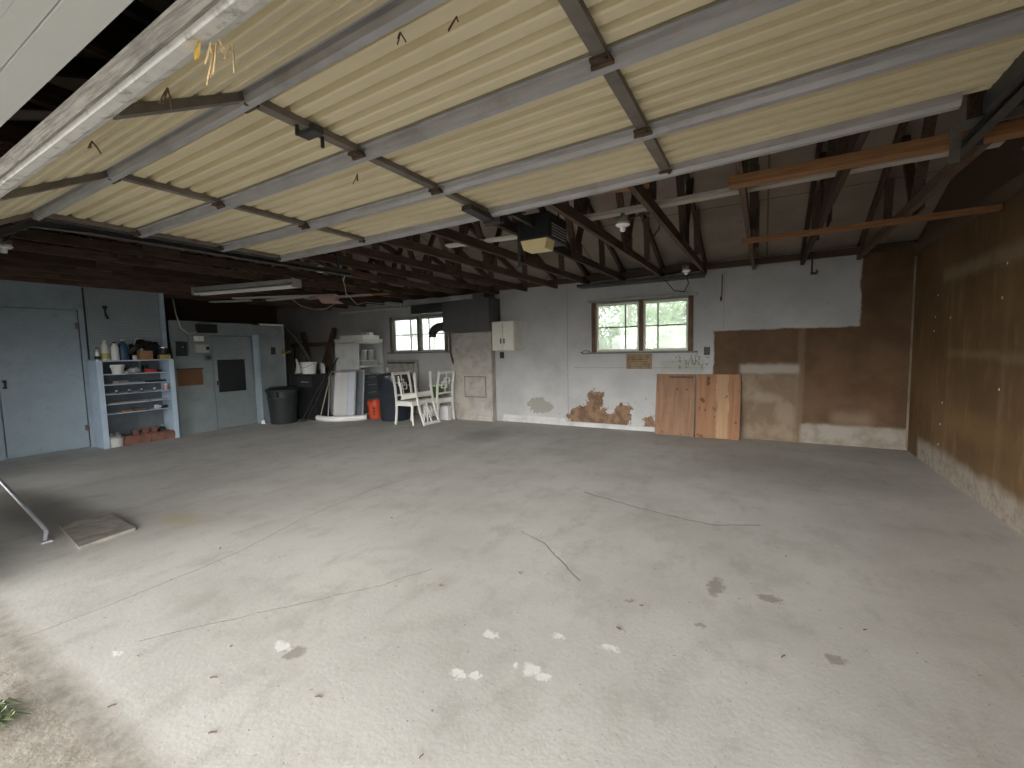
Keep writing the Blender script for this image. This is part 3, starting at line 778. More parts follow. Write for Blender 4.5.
MB().bx(-.69, -.522, -.40, -.1, .02, .655, .004).build('duct_drop', 'duct', db)
MB().tube([(-.66, -.25, .16), (-.78, -.26, .14), (-.92, -.26, .13), (-1.03, -.26, .08), (-1.08, -.26, .0), (-1.08, -.26, -.07)], .085, 14).build('stovepipe_elbow', 'black_metal', db, True)
MB().tube([(-.70, -.2, .1), (-.69, -.18, -.4), (-.65, -.10, -.72)], .02, 8).build('hanging_strap', 'frame_brown', db)

# notice under the window
t = NT('typed_notice')
X, Y, Z = t.sep(t.P)
c = t.mix(t.ss(t.noise(9, 4), .3, .7), (.19, .13, .075), (.26, .185, .11))
ln = t.ss(t.ma('FRACT', t.mul(Z, 26)), .55, .62)
wd_ = t.ss(t.noise(60, 3, .6, t.scale(t.P, (1, 1, .2))), .46, .54)
inn = t.rect(X, Z, -.185, .185, -.10, .10, .004)
c = t.mix(t.mul(t.mul(t.mul(ln, wd_), inn), .75), c, (.05, .03, .02))
o = MB().bx(-.21, .21, -.012, -.001, -.125, .125, .002).build('notice_board', t.fin(c, .7))
tag_at(o, (-1.79, YB, 1.155), 'small brown notice with dark faded lines of text below the window', 'notice')
# outlet boxes, marks
for (x, z, lab) in ((-.765, 1.31, 'black outlet box on the white wall right of the window'), (-4.42, 1.29, 'black outlet box on the wall directly under the small cream cabinet')):
    o = thing('outlet_box', lab, 'outlet', (x, YB, z))
    MB().bx(-.04, .04, -.03, -.001, -.06, .06, .004).build('box', 'black', o)
    MB().bx(-.018, .018, -.036, -.0305, .008, .042).bx(-.018, .018, -.036, -.0305, -.042, -.008).build('socket_face', 'wire', o)
mb = MB()
for (pts) in ([(-1.03, 1.1), (-1.0, 1.22), (-.97, 1.1)], [(-.99, 1.25), (-.96, 1.13)], [(-.93, 1.12), (-.925, 1.24), (-.87, 1.22), (-.88, 1.17), (-.925, 1.17), (-.86, 1.1)], [(-1.08, 1.09), (-1.05, 1.15)], [(-.84, 1.08), (-.83, 1.04)]):
    mb.tube([(x, YB-.002, z) for x, z in pts], .0035, 5)
tag_at(mb.build('wall_scribble', 'ink', None, off=(-.95, YB, 1.1)), (-.95, YB, 1.1), 'dark handwritten scrawl on the white wall below the black outlet box', 'scribble')
mb = MB(); mb.tube([(-2.64, YB-.03, 1.30), (-2.75, YB-.03, 1.29), (-2.8, YB-.02, 1.32)], .008, 6); mb.tube([(-2.62, YB-.03, 1.33), (-2.72, YB-.03, 1.35), (-2.77, YB-.03, 1.31)], .006, 6)
tag_at(mb.build('cable_end', 'wire', None, off=(-2.7, YB, 1.3)), (-2.7, YB, 1.3), 'loose dark cable end poking out at the lower left window corner', 'cable')
mb = MB(); mb.tube([(-.57, YB-.01, 2.44), (-.57, YB-.015, 2.14), (-.585, YB-.015, 2.09)], .006, 6); mb.box((-.58, YB-.015, 2.08), (.025, .02, .06))
tag_at(mb.build('hanging_cable', 'wire', None, off=(-.57, YB, 2.4)), (-.57, YB, 2.4), 'short dark cable hanging down the white wall right of the window', 'cable')
mb = MB(); mb.tube([(-4.52, YB-.012, 2.45), (-4.52, YB-.012, 1.93)], .012, 6)
tag_at(mb.build('conduit', 'wire_white', None, off=(-4.52, YB, 2.2)), (-4.52, YB, 2.2), 'pale thin conduit running down to the small cream cabinet', 'pipe')

# plywood sheets leaning on the back wall
t = NT('plywood_face')
X, Y, Z = t.sep(t.P)
c = t.mix(t.ss(t.noise(3, 6, .6, t.scale(t.P, (9, 9, .7))), .3, .7), (.175, .095, .053), (.235, .135, .08))
c = t.mix(t.mul(t.ss(t.noise(4, 4), .5, .7), .4), c, (.235, .15, .10))
c = t.mix(t.mul(t.ss(t.noise(15, 3, .5, t.scale(t.P, (1, 1, .8))), .67, .70), .8), c, (.06, .03, .02))
pm1 = t.fin(c, .7)
t = NT('plywood_face_pale_streak')
X, Y, Z = t.sep(t.P)
wv = t.ma('ADD', X, t.mul(t.ma('SUBTRACT', t.noise(3, 3, .5, t.scale(t.P, (.2, .2, 1))), .5), .15))
c = t.mix(t.ss(t.noise(3, 6, .6, t.scale(t.P, (9, 9, .5))), .3, .7), (.205, .10, .048), (.26, .135, .068))
st_ = t.mul(t.ss(wv, -.03, -.015), t.ma('SUBTRACT', 1, t.ss(wv, .13, .15)))
c = t.mix(t.mul(st_, .8), c, t.mix(t.ss(t.noise(4, 5, .6, t.scale(t.P, (14, 14, .5))), .35, .65), (.30, .19, .10), (.36, .24, .135)))
c = t.mix(t.mul(t.ss(t.noise(6.5, 3, .5, t.vm('ADD', t.P, (3, 1, 5))), .655, .69), .85), c, (.07, .03, .015))
pm2 = t.fin(c, .7)
for (x, wd, m, lab) in ((-1.205, .58, pm1, 'knotty reddish plywood sheet leaning on the back wall under the window'), (-.595, .60, pm2, 'plywood sheet with a pale vertical streak leaning on the back wall')):
    o = thing('plywood_sheet', lab, 'plywood', (x, 7.11, .002))
    o.rotation_euler = (math.radians(-9.5), 0, 0)
    MB().bx(-wd/2, wd/2, -.009, .009, 0.003, .965, .002).build('sheet', m, o)
    if m is pm1:
        mb = MB(); random.seed(3)
        xx = -.09
        while xx < .24:
            mb.tube([(xx, -.0105, .90), (xx+.012, -.0105, .94-random.random()*.015), (xx+.022, -.0105, .905), (xx+.03, -.0105, .925)], .006, 5); xx += .036
        mb.build('handwriting', 'ink', o)

# ---------------------------------------------------------------- corner of stored things
tc_ = thing('storage_cabinet', 'tall white open cabinet with shelves and dark drawers at the back', 'cabinet', (-7.95, 6.91, 0))
mb = MB(); mb.bx(-.37, .37, -.36, -.335, 0, 1.62); mb.bx(-.37, .37, .335, .36, 0, 1.62); mb.bx(-.37, .37, -.36, .36, 1.6, 1.625); mb.bx(-.37, -.345, -.334, .334, 0, 1.6)
mb.build('carcass', 'off_white', tc_)
MB().bx(-.344, .37, -.334, .334, 1.07, 1.115).build('shelf', 'white_paint', tc_)
MB().bx(-.344, .36, -.334, .334, .02, .05).build('bottom_panel', 'off_white', tc_)
for k in range(5):
    d = MB().bx(.25, .33, -.325, .325, .07+.17*k, .225+.17*k, .004).build('drawer', 'drawer', tc_)
    MB().bar((.345, -.12, .17+.17*k), (.345, .12, .17+.17*k), .02, .014).build('pull', 'duct_light', d)
MB().bx(.16, .37, -.30, -.05, .915, .935).build('ledge', 'white_paint', tc_)
for (y, h, lab) in ((-.1, .22, 'grey canister in the tall white cabinet, nearer its open side edge'), (.1, .22, 'grey canister in the tall white cabinet, nearer the back wall')):
    o = thing('canister', lab, 'canister', (-7.72, 6.91+y, 1.231))
    MB().lathe([(0, 0), (.075, 0), (.078, .01), (.078, h-.03), (.07, h-.02), (0, h-.02)], (0, 0, 0), 18).build('body', 'grey_board', o, True)
    MB().lathe([(0, h-.0195), (.08, h-.0195), (.08, h+.005), (0, h+.008)], (0, 0, 0), 18).build('lid', 'off_white', o, True)
o = thing('storage_box', 'flat grey box under the canisters in the tall white cabinet', 'box', (-7.72, 6.91, 1.116)); MB().bx(-.12, .12, -.2, .2, 0, .095, .006).build('box', 'grey_board', o); MB().bx(-.125, .125, -.205, .205, .0955, .112, .004).build('lid', 'off_white', o)
# on top
for (z, dx, dy, sx, sy, h, m, lab) in ((1.627, .02, -.02, .82, .62, .07, 'cream', 'wide cream tray lying directly on the tall white cabinet'), (1.698, .03, .0, .66, .52, .085, 'white_plastic', 'white shallow box stacked on the cream tray'), (1.784, .02, .06, .24, .26, .075, 'grey_board', 'small grey box on top of the stack over the tall cabinet')):
    o = thing('storage_tray', lab, 'tray', (-7.95+dx, 6.91+dy, z), .08)
    MB().bx(-sx/2, sx/2, -sy/2, sy/2, 0, h*.6, .004).build('body', m, o)
    MB().bx(-sx/2-.01, sx/2+.01, -sy/2-.01, sy/2+.01, h*.605, h-.001, .004).build('lid', m, o)
o = thing('storage_tray', 'small white tub at the end of the stack over the tall cabinet', 'tub', (-7.72, 7.02, 1.784)); MB().bx(-.06, .06, -.06, .06, 0, .05, .006).build('body', 'white_plastic', o); MB().bx(-.065, .065, -.065, .065, .0505, .062, .003).build('lid', 'off_white', o)

# navy barrel with liner
br = thing('dustbin', 'large dark navy bin with black liner beside the white chairs', 'bin', (-6.62, 6.62, 0))
MB().lathe([(0, .0), (.285, 0), (.30, .03), (.335, .88), (.35, .90), (.345, .93), (.325, .93), (.32, .88), (.28, .05), (0, .05)], (0, 0, 0), 32).build('body', 'navy', br, True)
mb = MB(); N = 48; random.seed(5)
zz = [.80+.07*random.random()+.04*math.sin(k*.9) for k in range(N)]
def lp(i, j):
    k = i % N; a = 2*PI*k/N
    r, z = [(.362+.008*math.sin(7*a), zz[k]), (.366, .90), (.352, .95), (.31, .952), (.29, .85)][j]
    return Vector((r*math.cos(a), r*math.sin(a), z))
mb.grid(lp, N, 4); mb.build('bin_liner', mat('black_liner', (.025, .027, .03), .28, .3, 10, spec=.6), br, True)

# orange bucket
ob = thing('plastic_bucket', 'orange plastic bucket with dark lettering on the floor', 'bucket', (-7.20, 6.60, 0))
MB().lathe([(0, 0), (.125, 0), (.13, .01), (.148, .30), (.158, .302), (.158, .325), (.15, .327), (.152, .365), (.158, .37), (.150, .375), (.143, .36), (.12, .02), (0, .02)], (0, 0, 0), 28).build('body', 'orange', ob, True)
mb = MB()
for (a0, z0, wd, h) in ((-.98, .25, .16, .014), (-.95, .22, .05, .03), (-.86, .21, .06, .035), (-.92, .16, .12, .022), (-.98, .13, .05, .02), (-.88, .10, .08, .024), (-.93, .075, .05, .014)):
    a = a0; rr = .134+.018*(z0/.30)+.0015
    mb.box((rr*math.cos(a), rr*math.sin(a), z0), (.003, wd*.5, h), (0, 0, a))
mb.build('lettering', 'ink', ob)
MB().tube([(.16*math.cos(a), .16*math.sin(a)*1.0, .335-.11*abs(math.sin((a-.4)))) for a in [ .4+PI*k/12 for k in range(13)]], .004, 6).build('bail_handle', 'chrome', ob, True)

# headboard
hb = thing('padded_headboard', 'grey padded headboard standing behind the bin below the left window', 'headboard', (-7.0, YB, 0))
MB().bx(-.44, .46, -.09, -.03, .02, 1.22, .02).build('panel', 'fabric', hb)
for (a, b) in ((-.36, -.01), (.01, .38)): MB().bx(a, b, -.13, -.092, .70, 1.13, .018).build('cushion', 'fabric', hb, True)
MB().bx(-.40, .42, -.112, -.092, 1.135, 1.175, .008).build('top_band', 'fabric_dark', hb)
MB().lathe([(0, 0), (.05, 0), (.05, .008), (.03, .009), (.03, .012), (0, .012)], (-.40, -.092, 1.0), 16, Matrix.Rotation(PI/2, 3, 'X')).build('round_badge', 'white_plastic', hb)

# chairs with lattice backs
def make_chair(label):
    ch = thing('lattice_chair', label, 'chair', (0, 0, 0), 0, 'white lattice back chairs')
    hw = .215
    MB().box((.0, 0, .445), (.43, .45, .03), None, .008).build('seat', 'chair_paint', ch)
    MB().bx(.165, .185, -hw+.03, hw-.03, .365, .43).bx(-.18, .16, -hw, -hw+.02, .365, .43).bx(-.18, .16, hw-.02, hw, .365, .43).bx(-.2, -.18, -hw+.03, hw-.03, .365, .43).build('apron', 'chair_paint', ch)
    for s_ in (-1, 1):
        mb = MB(); y = s_*hw
        pts = [(-.235, y, 0), (-.20, y, .25), (-.195, y, .46), (-.215, y, .72), (-.27, y, 1.0)]
        for p, q in zip(pts, pts[1:]): mb.bar(p, (q[0], q[1], q[2]+.004), .034, .034, (1, 0, 0))
        mb.build('rear_leg', 'chair_paint', ch)
        mb = MB(); mb.tube([(.20, y*.97, 0), (.18, y*.97, .429)], .017, 4, .026); mb.build('front_leg', 'chair_paint', ch)
    bl = bpy.data.objects.new('backrest', None)
    def B(u, v):     # u across, v height
        x = -.197-.02*max(0, (v-.46))/.26 if v < .72 else -.217-.055*(v-.72)/.28
        return (x, u, v)
    mb = MB()
    W_, H_ = .015, .018
    def L(a, b): mb.bar(B(*a), B(*b), W_, H_, (1, 0, 0))
    mb.bar(B(-hw, .975), B(hw, .975), .03, .05, (0, 0, 1)); mb.bar(B(-hw, .56), B(hw, .56), .026, .035, (0, 0, 1))
    L((0, .575), (0, .96)); pass
    for (a, b, c_, d_) in ((-.10, .045, .735, .86), (-.045, .10, .665, .79)):
        L((a, c_), (b, c_)); L((b, c_), (b, d_)); L((b, d_), (a, d_)); L((a, d_), (a, c_))
    L((-hw, .80), (-.10, .80)); L((.10, .73), (hw, .73))
    mb.build('backrest', 'chair_paint', ch)
    return ch
c1 = make_chair('white lattice back chair standing upright next to the navy bin')
c1.location = (-5.93, 6.37, 0); c1.rotation_euler = (0, 0, 0.0)
c3 = dup(c1, (-5.735, 6.915, 0), math.radians(175), 'white lattice back chair turned away in front of the furnace, green tub on its seat')
# upside-down chair hung seat to seat on the first one
R = Matrix.Rotation(math.radians(180+9), 4, 'Y')
c2 = dup(c1, (0, 0, 0), 0, 'white lattice back chair hung upside down on another chair, legs in the air')
back_top = Vector((-.285, 0, 1.0))
R3 = Matrix.Rotation(math.radians(180-9), 3, 'Y')
c2.rotation_euler = R3.to_euler()
pt = R3 @ back_top
c2.location = Vector((-5.44, 6.385, .022))-pt
# green tub on chair 3, white box below
o = thing('plastic_tub', 'dark green tub with pale rim on the chair in front of the furnace', 'tub', (-5.76, 6.92, .462))
MB().lathe([(0, 0), (.11, 0), (.15, .22), (.155, .225), (.14, .225), (.10, .02), (0, .02)], (0, 0, 0), 24).build('body', 'green', o, True)
MB().lathe([(.150, .226), (.17, .226), (.17, .245), (.150, .245), (.150, .226)], (0, 0, 0), 24).build('rim', 'lime', o, True)
o = thing('cardboard_carton', 'small white carton on the floor beneath the furnace side chair', 'carton', (-5.60, 6.99, 0)); MB().bx(-.10, .10, -.06, .06, 0, .28, .003).build('body', 'off_white', o); MB().bx(-.10, -.002, -.06, .06, .281, .284).bx(.002, .10, -.06, .06, .281, .284).build('flap', 'off_white', o)

# leaning screen panels
def leaning(name, loc, rz, tilt, label, group, wd, h, slat):
    o = thing(name, label, 'panel', loc, 0, group)
    o.rotation_euler = Euler((-tilt, 0, rz), 'XYZ')
    f = MB(); b = .03
    f.bx(-wd/2, -wd/2+b, -.012, .012, 0, h, .003); f.bx(wd/2-b, wd/2, -.012, .012, 0, h, .003); f.bx(-wd/2+b, wd/2-b, -.012, .012, 0, b, .003); f.bx(-wd/2+b, wd/2-b, -.012, .012, h-b, h, .003)
    f.build('frame', 'duct_light', o)
    if slat:
        s_ = MB(); k = 0
        z = b+.01
        while z < h-b-.02:
            s_.box((-.03, 0, z+.008), (wd*.50, .005, .018), (.6, 0, 0)); z += .021
        s_.build('louvers', 'white_plastic', o)
        MB().bx(wd*.22, wd*.5-b-.002, -.006, .006, b, h-b).build('side_panel', mat('pale_blue_grey_sheet', (.52, .55, .62), .4, .05, 5), o)
    else:
        MB().bx(-wd/2+b, wd/2-b, -.003, .003, b, h-b).build('mesh_sheet', 'drawer', o)
    return o
leaning('screen_panel', (-7.75, 6.16, .006), math.radians(13), math.radians(8), 'louvred aluminium panel leaning foremost against the tall white cabinet', 'leaning screens', .68, 1.02, True)
leaning('screen_panel', (-7.62, 6.30, .006), math.radians(11), math.radians(7), 'plain grey screen leaning right behind the louvred panel', 'leaning screens', .64, 1.04, False)
for (p, q, m, lab, nm) in (((-8.12, 5.92, .012), (-7.90, 6.10, 1.03), 'stick', 'pale wooden stick leaning in front of the louvred panel', 'wooden_stick'), ((-8.13, 5.60, .014), (-7.58, 6.02, 1.31), 'black', 'black pole leaning diagonally over the louvred panel', 'leaning_pole'), ((-8.2, 5.55, .014), (-7.87, 5.93, .95), 'black', 'second black pole lying lower and leaning left of the louvred panel', 'leaning_pole')):
    tag_at(MB().tube([p, q], .013, 8).build(nm, m, None, off=p), p, lab, 'pole')
# white curved pipe
pts = [(-8.30, 5.98), (-8.05, 5.84), (-7.8, 5.82), (-7.6, 5.88), (-7.42, 6.0), (-7.28, 6.16), (-7.18, 6.33)]
o = MB().tube([(x, y, .056) for x, y in pts], .055, 14).build('plastic_pipe', 'white_plastic', None, True, off=(-7.8, 5.9, 0))
tag_at(o, (-7.8, 5.9, 0), 'fat curved white plastic pipe lying on the floor before the screens', 'pipe')
# white appliance edge
o = thing('chest_freezer', 'white appliance with raised back edge half hidden behind the screens', 'appliance', (-8.665, 6.52, 0), 0)
MB().bx(-.33, .33, -.30, .30, .02, .86, .02).build('body', 'off_white', o, True)
MB().bx(-.32, .32, -.29, .29, .862, .895, .012).build('lid', 'white_plastic', o, True)
MB().poly([(.25, -.30, .90), (.33, -.30, .90), (.33, -.30, 1.1), (.29, -.30, 1.18), (.25, -.30, 1.19)], (0, .06, 0)).build('control_panel', 'white_plastic', o)
MB().bx(-.30, .30, -.27, .27, 0, .02).build('plinth', 'black', o)
# black cabinet with bucket
o = thing('black_cabinet', 'black box cabinet with narrow drawer slot behind the bin at the partition', 'cabinet', (-8.50, 5.98, 0), .04)
MB().bx(-.42, .38, -.18, .20, .03, .97, .008).build('body', 'black', o)
MB().bx(-.10, .34, -.194, -.182, .70, .92, .004).build('drawer', 'black_metal', o)
MB().bx(.02, .24, -.205, -.1945, .80, .815).build('pull', 'duct_light', o)
MB().bx(-.40, .36, -.16, .18, 0, .03).build('plinth', 'black_metal', o)
bk_ = thing('plastic_bucket', 'white plastic bucket standing on the black cabinet', 'bucket', (-8.47, 5.98, .972))
MB().lathe([(0, 0), (.135, 0), (.165, .22), (.175, .222), (.175, .245), (.165, .25), (.155, .24), (.125, .02), (0, .02)], (0, 0, 0), 28).build('body', 'white_plastic', bk_, True)
MB().tube([(.177*math.cos(a), .177*math.sin(a)-.02*math.sin(a), .23-.10*math.sin(a-PI)) for a in [PI+PI*k/12 for k in range(13)]], .004, 6).build('bail_handle', 'black_metal', bk_, True)
fu = thing('plastic_funnel', 'white funnel leaning on the white bucket over the black cabinet', 'funnel', (-8.76, 5.97, .972))
MB().lathe([(.11, .0), (.112, .012), (.03, .20), (.018, .34), (.012, .34), (.024, .20), (.1, .012), (.11, 0)], (0, 0, 0), 20, Matrix.Rotation(math.radians(-20), 3, 'Y')).build('cone', 'off_white', fu, True)
o = thing('plastic_scoop', 'small ochre scoop hooked on the end of the blue partition', 'scoop', (-8.86, 5.72, 1.42)); MB().box((.03, 0, .01), (.20, .07, .035), (0, -.2, .3), .012).build('bowl', 'amber_seat', o); MB().bar((-.06, 0, .02), (-.09, 0, .1), .02, .02).build('handle', 'amber_seat', o)

# charcoal trash can by the partition
tcn = thing('dustbin', 'charcoal trash can with rim standing against the blue partition', 'bin', (-8.52, 5.38, 0))
MB().lathe([(0, 0), (.23, 0), (.24, .02), (.275, .50), (.285, .51), (.285, .53), (.278, .54), (.285, .64), (.31, .645), (.315, .69), (.30, .70), (.285, .69), (.27, .50), (.22, .03), (0, .03)], (0, 0, 0), 32).build('body', 'bin_green', tcn, True)
for s_ in (1, -1): MB().box((s_*.30*.6, -s_*.30*.8, .60), (.09, .05, .10), (0, 0, -.93), .01).build('handle', 'bin_green', tcn)
MB().lathe([(.30, .701), (.24, .735), (.10, .75), (0, .752), (0, .735), (.10, .733), (.24, .715), (.29, .701), (.30, .701)], (0, 0, 0), 32).build('lid', 'black', tcn, True)
o = MB().lathe([(0, 0), (.04, 0), (.042, .05), (.03, .07), (0, .07)], (0, 0, 0), 12).build('plastic_cup', 'white_plastic', None, True); tag_at(o, (-8.80, 5.12, .001), 'tiny white cup on the floor at the foot of the door trim', 'cup')

# dim timber frame stored in the bay
o = thing('timber_frame', 'dim wooden trestle frame with slanted legs stored in the dark bay', 'frame', (-9.8, 7.0, 0))
MB().bar((-.75, 0, 1.62), (.95, 0, 1.62), .05, .10).build('top_rail', 'old_wood_x', o)
MB().bar((-.35, 0.06, 1.95), (.10, 0.06, .0), .05, .10, (0, 1, 0)).bar((.85, .06, 2.0), (.15, .06, .7), .05, .10, (0, 1, 0)).build('slanted_leg', 'old_wood_x', o)
MB().bar((-.6, -.06, .75), (.6, -.06, .75), .05, .09).build('cross_rail', 'old_wood_x', o)
MB().bar((-.6, -.0, .0), (-.6, -.0, 1.57), .05, .09).build('upright', 'old_wood_x', o); MB().bar((.72, 0, 0), (.72, 0, 1.57), .05, .09).build('upright', 'old_wood_x', o)
tag_at(MB().tube([(-9.35, 6.0, 2.05), (-8.95, 6.15, 1.6), (-8.75, 6.22, 1.22)], .035, 10).build('hose', 'duct', None, True, off=(-9.0, 6.1, 1.6)), (-9.0, 6.1, 1.6), 'thick grey hose draping down beside the end of the partition', 'hose')

# conduit on the back wall, hanging wires
o = MB().tube([(-9.0, YB-.03, 2.36), (-6.8, YB-.03, 2.37)], .022, 10).build('conduit', 'off_white', None, True, off=(-8, YB, 2.36)); tag_at(o, (-8, YB, 2.36), 'white conduit running along the top of the back wall over the left window', 'pipe')
o = MB().tube([(-6.98, YB-.05, 2.36), (-6.98, YB-.06, 2.52), (-6.93, YB-.06, 2.56), (-6.88, YB-.06, 2.50), (-6.89, YB-.05, 2.40)], .02, 8).build('pipe_bend', 'off_white', None, True, off=(-6.95, YB, 2.4)); tag_at(o, (-6.95, YB, 2.4), 'pale bent pipe stub at the end of the wall conduit', 'pipe')
o = MB().tube([(-5.05, 4.2, 2.47), (-5.15, 4.25, 2.40), (-5.22, 4.3, 2.46), (-5.3, 4.4, 2.36), (-5.40, 4.5, 2.22), (-5.45, 4.55, 2.28), (-5.7, 4.95, 2.17), (-6.1, 5.5, 2.28), (-6.6, 6.7, 2.36), (-6.88, 7.27, 2.38)], .005, 6).build('hanging_wire', 'wire_white', None, True, off=(-5.4, 4.5, 2.4)); tag_at(o, (-5.4, 4.5, 2.4), 'pale tangled wire hanging from the trusses before the left window', 'wire')
o = MB().tube([(-7.5, 5.0, 2.42), (-7.35, 5.1, 2.27), (-7.2, 5.25, 2.21), (-7.05, 5.4, 2.22), (-6.95, 5.55, 2.33), (-6.93, 5.56, 2.44)], .006, 6).build('hanging_wire', 'wire_white', None, True, off=(-7.2, 5.2, 2.3)); tag_at(o, (-7.2, 5.2, 2.3), 'pale wire sagging in a loop below the stored boards', 'wire')

# shop light and stored boards under the left trusses
a = math.atan2(.42, 2.0)
sl = thing('fluorescent_fixture', 'long grey fluorescent fixture with bare tubes hung under the left trusses', 'light fixture', (-6.65, 3.72, 2.36), a)
MB().bx(-.95, .95, -.06, .06, .035, .085, .004).build('housing', 'fixture', sl)
MB().bx(.951, .965, -.085, .085, -.03, .09).build('end_cap', 'fixture', sl); MB().bx(-.965, -.951, -.085, .085, -.03, .09).build('end_cap', 'fixture', sl)
for y in (-.05, .05): MB().tube([(-.94, y, -.012), (.94, y, -.012)], .019, 10).build('tube', 'tube', sl, True)
for x in (-.75, .75): MB().bar((x, 0, .086), (x, 0, .10), .05, .02, (1, 0, 0)).build('hanger', 'dark_steel', sl)
for (p, q, wd, h, m, lab) in (((-8.5, 4.55, 2.445), (-6.7, 5.35, 2.445), .10, .025, 'off_white', 'long white board tucked under the trusses behind the shop light'), ((-8.1, 4.95, 2.415), (-7.1, 5.05, 2.415), .09, .03, 'off_white', 'shorter white board slanting below the long white one'), ((-7.6, 5.4, 2.445), (-6.2, 5.75, 2.445), .12, .025, 'grey_wood', 'tan stored board under the trusses behind the white boards'), ((-9.4, 4.6, 2.445), (-8.6, 4.9, 2.445), .12, .025, 'off_white', 'stub of white board under the trusses over the partition')):
    c_ = (Vector(p)+Vector(q))/2
    tag_at(MB().bar(p, q, wd, h).build('stored_board', m, None, off=c_), c_, lab, 'board', 'boards stored under the trusses')
o = thing('folded_carton', 'faded pink folded carton tucked under the trusses beyond the shop light', 'carton', (-6.75, 5.2, 2.355), .5)
MB().poly([(-.22, 0, .06), (.18, 0, .06), (.13, 0, 0), (.24, 0, -.07), (-.10, 0, -.06), (-.14, 0, 0)], (0, .16, 0)).build('side', 'pink', o)
MB().bx(-.24, .20, -.02, .20, .061, .069).build('flap', 'pink', o)
o = MB().bx(-.16, .16, -.05, .05, -.012, .012).build('wood_scrap', 'raw_wood', None); tag_at(o, (-6.05, 5.8, 2.446), 'reddish wood scrap under the trusses beside the pink carton', 'wood scrap'); o.rotation_euler = (0, 0, .3)
o = thing('ceiling_socket', 'small white socket on a wooden block near the far edge of the raised door', 'socket', (-4.70, 3.55, 2.42)); MB().bx(-.03, .03, -.03, .03, -.04, .04, .003).build('block', 'straw', o); MB().lathe([(0, 0), (.03, 0), (.03, .03), (0, .03)], (-.05, -.03, -.0), 12).build('socket', 'porcelain', o, True)

# ---------------------------------------------------------------- left wall things
t = NT('pegboard')
X, Y, Z = t.sep(t.P)
fy = t.ma('SUBTRACT', t.ma('FRACT', t.mul(Y, 40)), .5); fz_ = t.ma('SUBTRACT', t.ma('FRACT', t.mul(Z, 40)), .5)
hole = t.ma('SUBTRACT', 1, t.ss(t.ma('SQRT', t.ma('ADD', t.mul(fy, fy), t.mul(fz_, fz_))), .16, .22))
c = t.mix(t.ss(t.noise(2, 4), .3, .7), (.31, .37, .40), (.37, .43, .455))
c = t.mix(t.mul(hole, .8), c, (.03, .03, .03))
o = MB().bx(0, .012, -.48, .48, 0, 1.0).build('pegboard', t.fin(c, .6)); tag_at(o, (XL+.001, 3.17, 1.50), 'pale blue pegboard panel on the wall above the shelf unit', 'pegboard')
o = thing('spring_clamp', 'dark metal tool hung on the pegboard above the bottles', 'clamp', (XL+.014, 2.92, 2.08))
MB().bar((.01, 0, .12), (.01, 0, .02), .02, .03).bar((.01, .0, .02), (.01, .03, -.05), .02, .03).build('body', 'black_metal', o); MB().lathe([(0, 0), (.03, 0), (.03, .018), (0, .018)], (0, 0, .13), 12, Matrix.Rotation(PI/2, 3, 'Y')).build('head', 'black_metal', o)

su = thing('shelf_unit', 'pale blue open shelf unit filled with jars against the left wall', 'shelf', (-9.0, 3.13, 0))
for (y, nm) in ((-.47, 'side_panel'), (.47, 'side_panel')): MB().bx(-.205, .20, y-.014, y+.014, 0, 1.34).bx(.20, .216, y-.035, y+.035, 0, 1.342).build(nm, 'pale_blue', su)
SHZ = [.53, .68, .835, .985, 1.145]
for z in SHZ: MB().bx(-.19, .196, -.455, .455, z-.012, z).build('shelf', 'pale_blue', su)
MB().bx(-.205, .216, -.50, .50, 1.343, 1.36).build('top_board', 'pale_blue', su)
MB().bx(-.206, -.192, -.455, .455, .02, 1.34).build('back_panel', 'drawer', su)
MB().bx(-.19, .19, .045, .057, 1.146, 1.342).build('divider', 'drawer', su)
def lathe_thing(name, label, cat, loc, prof, m, cap=None, capm='white_plastic', capname='cap', n=18, rz=0, extra=None):
    o = thing(name, label, cat, loc, rz)
    MB().lathe(prof, (0, 0, 0), n).build('body', m, o, True)
    if cap: MB().lathe(cap, (0, 0, 0), n).build(capname, capm, o, True)
    return o
ZT = 1.361
def bottle(x, y, r, h, m, label, capm, lab_m=None, z=ZT):
    o = lathe_thing('bottle', label, 'bottle', (x, y, z), [(0, 0), (r, 0), (r, h*.62), (r*.85, h*.75), (r*.4, h*.86), (r*.38, h*.92), (0, h*.92)], m, [(0, h*.921), (r*.45, h*.921), (r*.45, h), (0, h)], capm)
    if lab_m: MB().lathe([(r+.0015, h*.1), (r+.0015, h*.36), (r+.0005, h*.36), (r+.0005, h*.1), (r+.0015, h*.1)], (0, 0, 0), 18).build('paper_label', lab_m, o, True)
    return o
bottle(-8.92, 2.69, .035, .20, 'silver_foil', 'slim dark-based bottle at the very end of the shelf unit top', 'black', 'black')
bottle(-8.93, 2.79, .055, .32, 'off_white', 'tall grey white bottle with yellow label on the shelf unit top', 'white_plastic', 'yellow')
bottle(-8.90, 2.90, .050, .29, 'white_plastic', 'plain white bottle on the shelf unit top beside the blue one', 'black')
bottle(-8.92, 3.01, .065, .33, 'blue_bottle', 'dark blue bottle with white cap on the shelf unit top', 'white_plastic')
o = thing('open_carton', 'small brown carton in front of the black bag on the shelf unit', 'carton', (-8.86, 3.27, ZT)); MB().bx(-.06, .06, -.085, .085, 0, .135, .003).build('body', 'cardboard', o); MB().bx(-.06, .06, -.085, -.004, .136, .14).bx(-.06, .06, .004, .085, .136, .14).build('flap', 'cardboard', o)
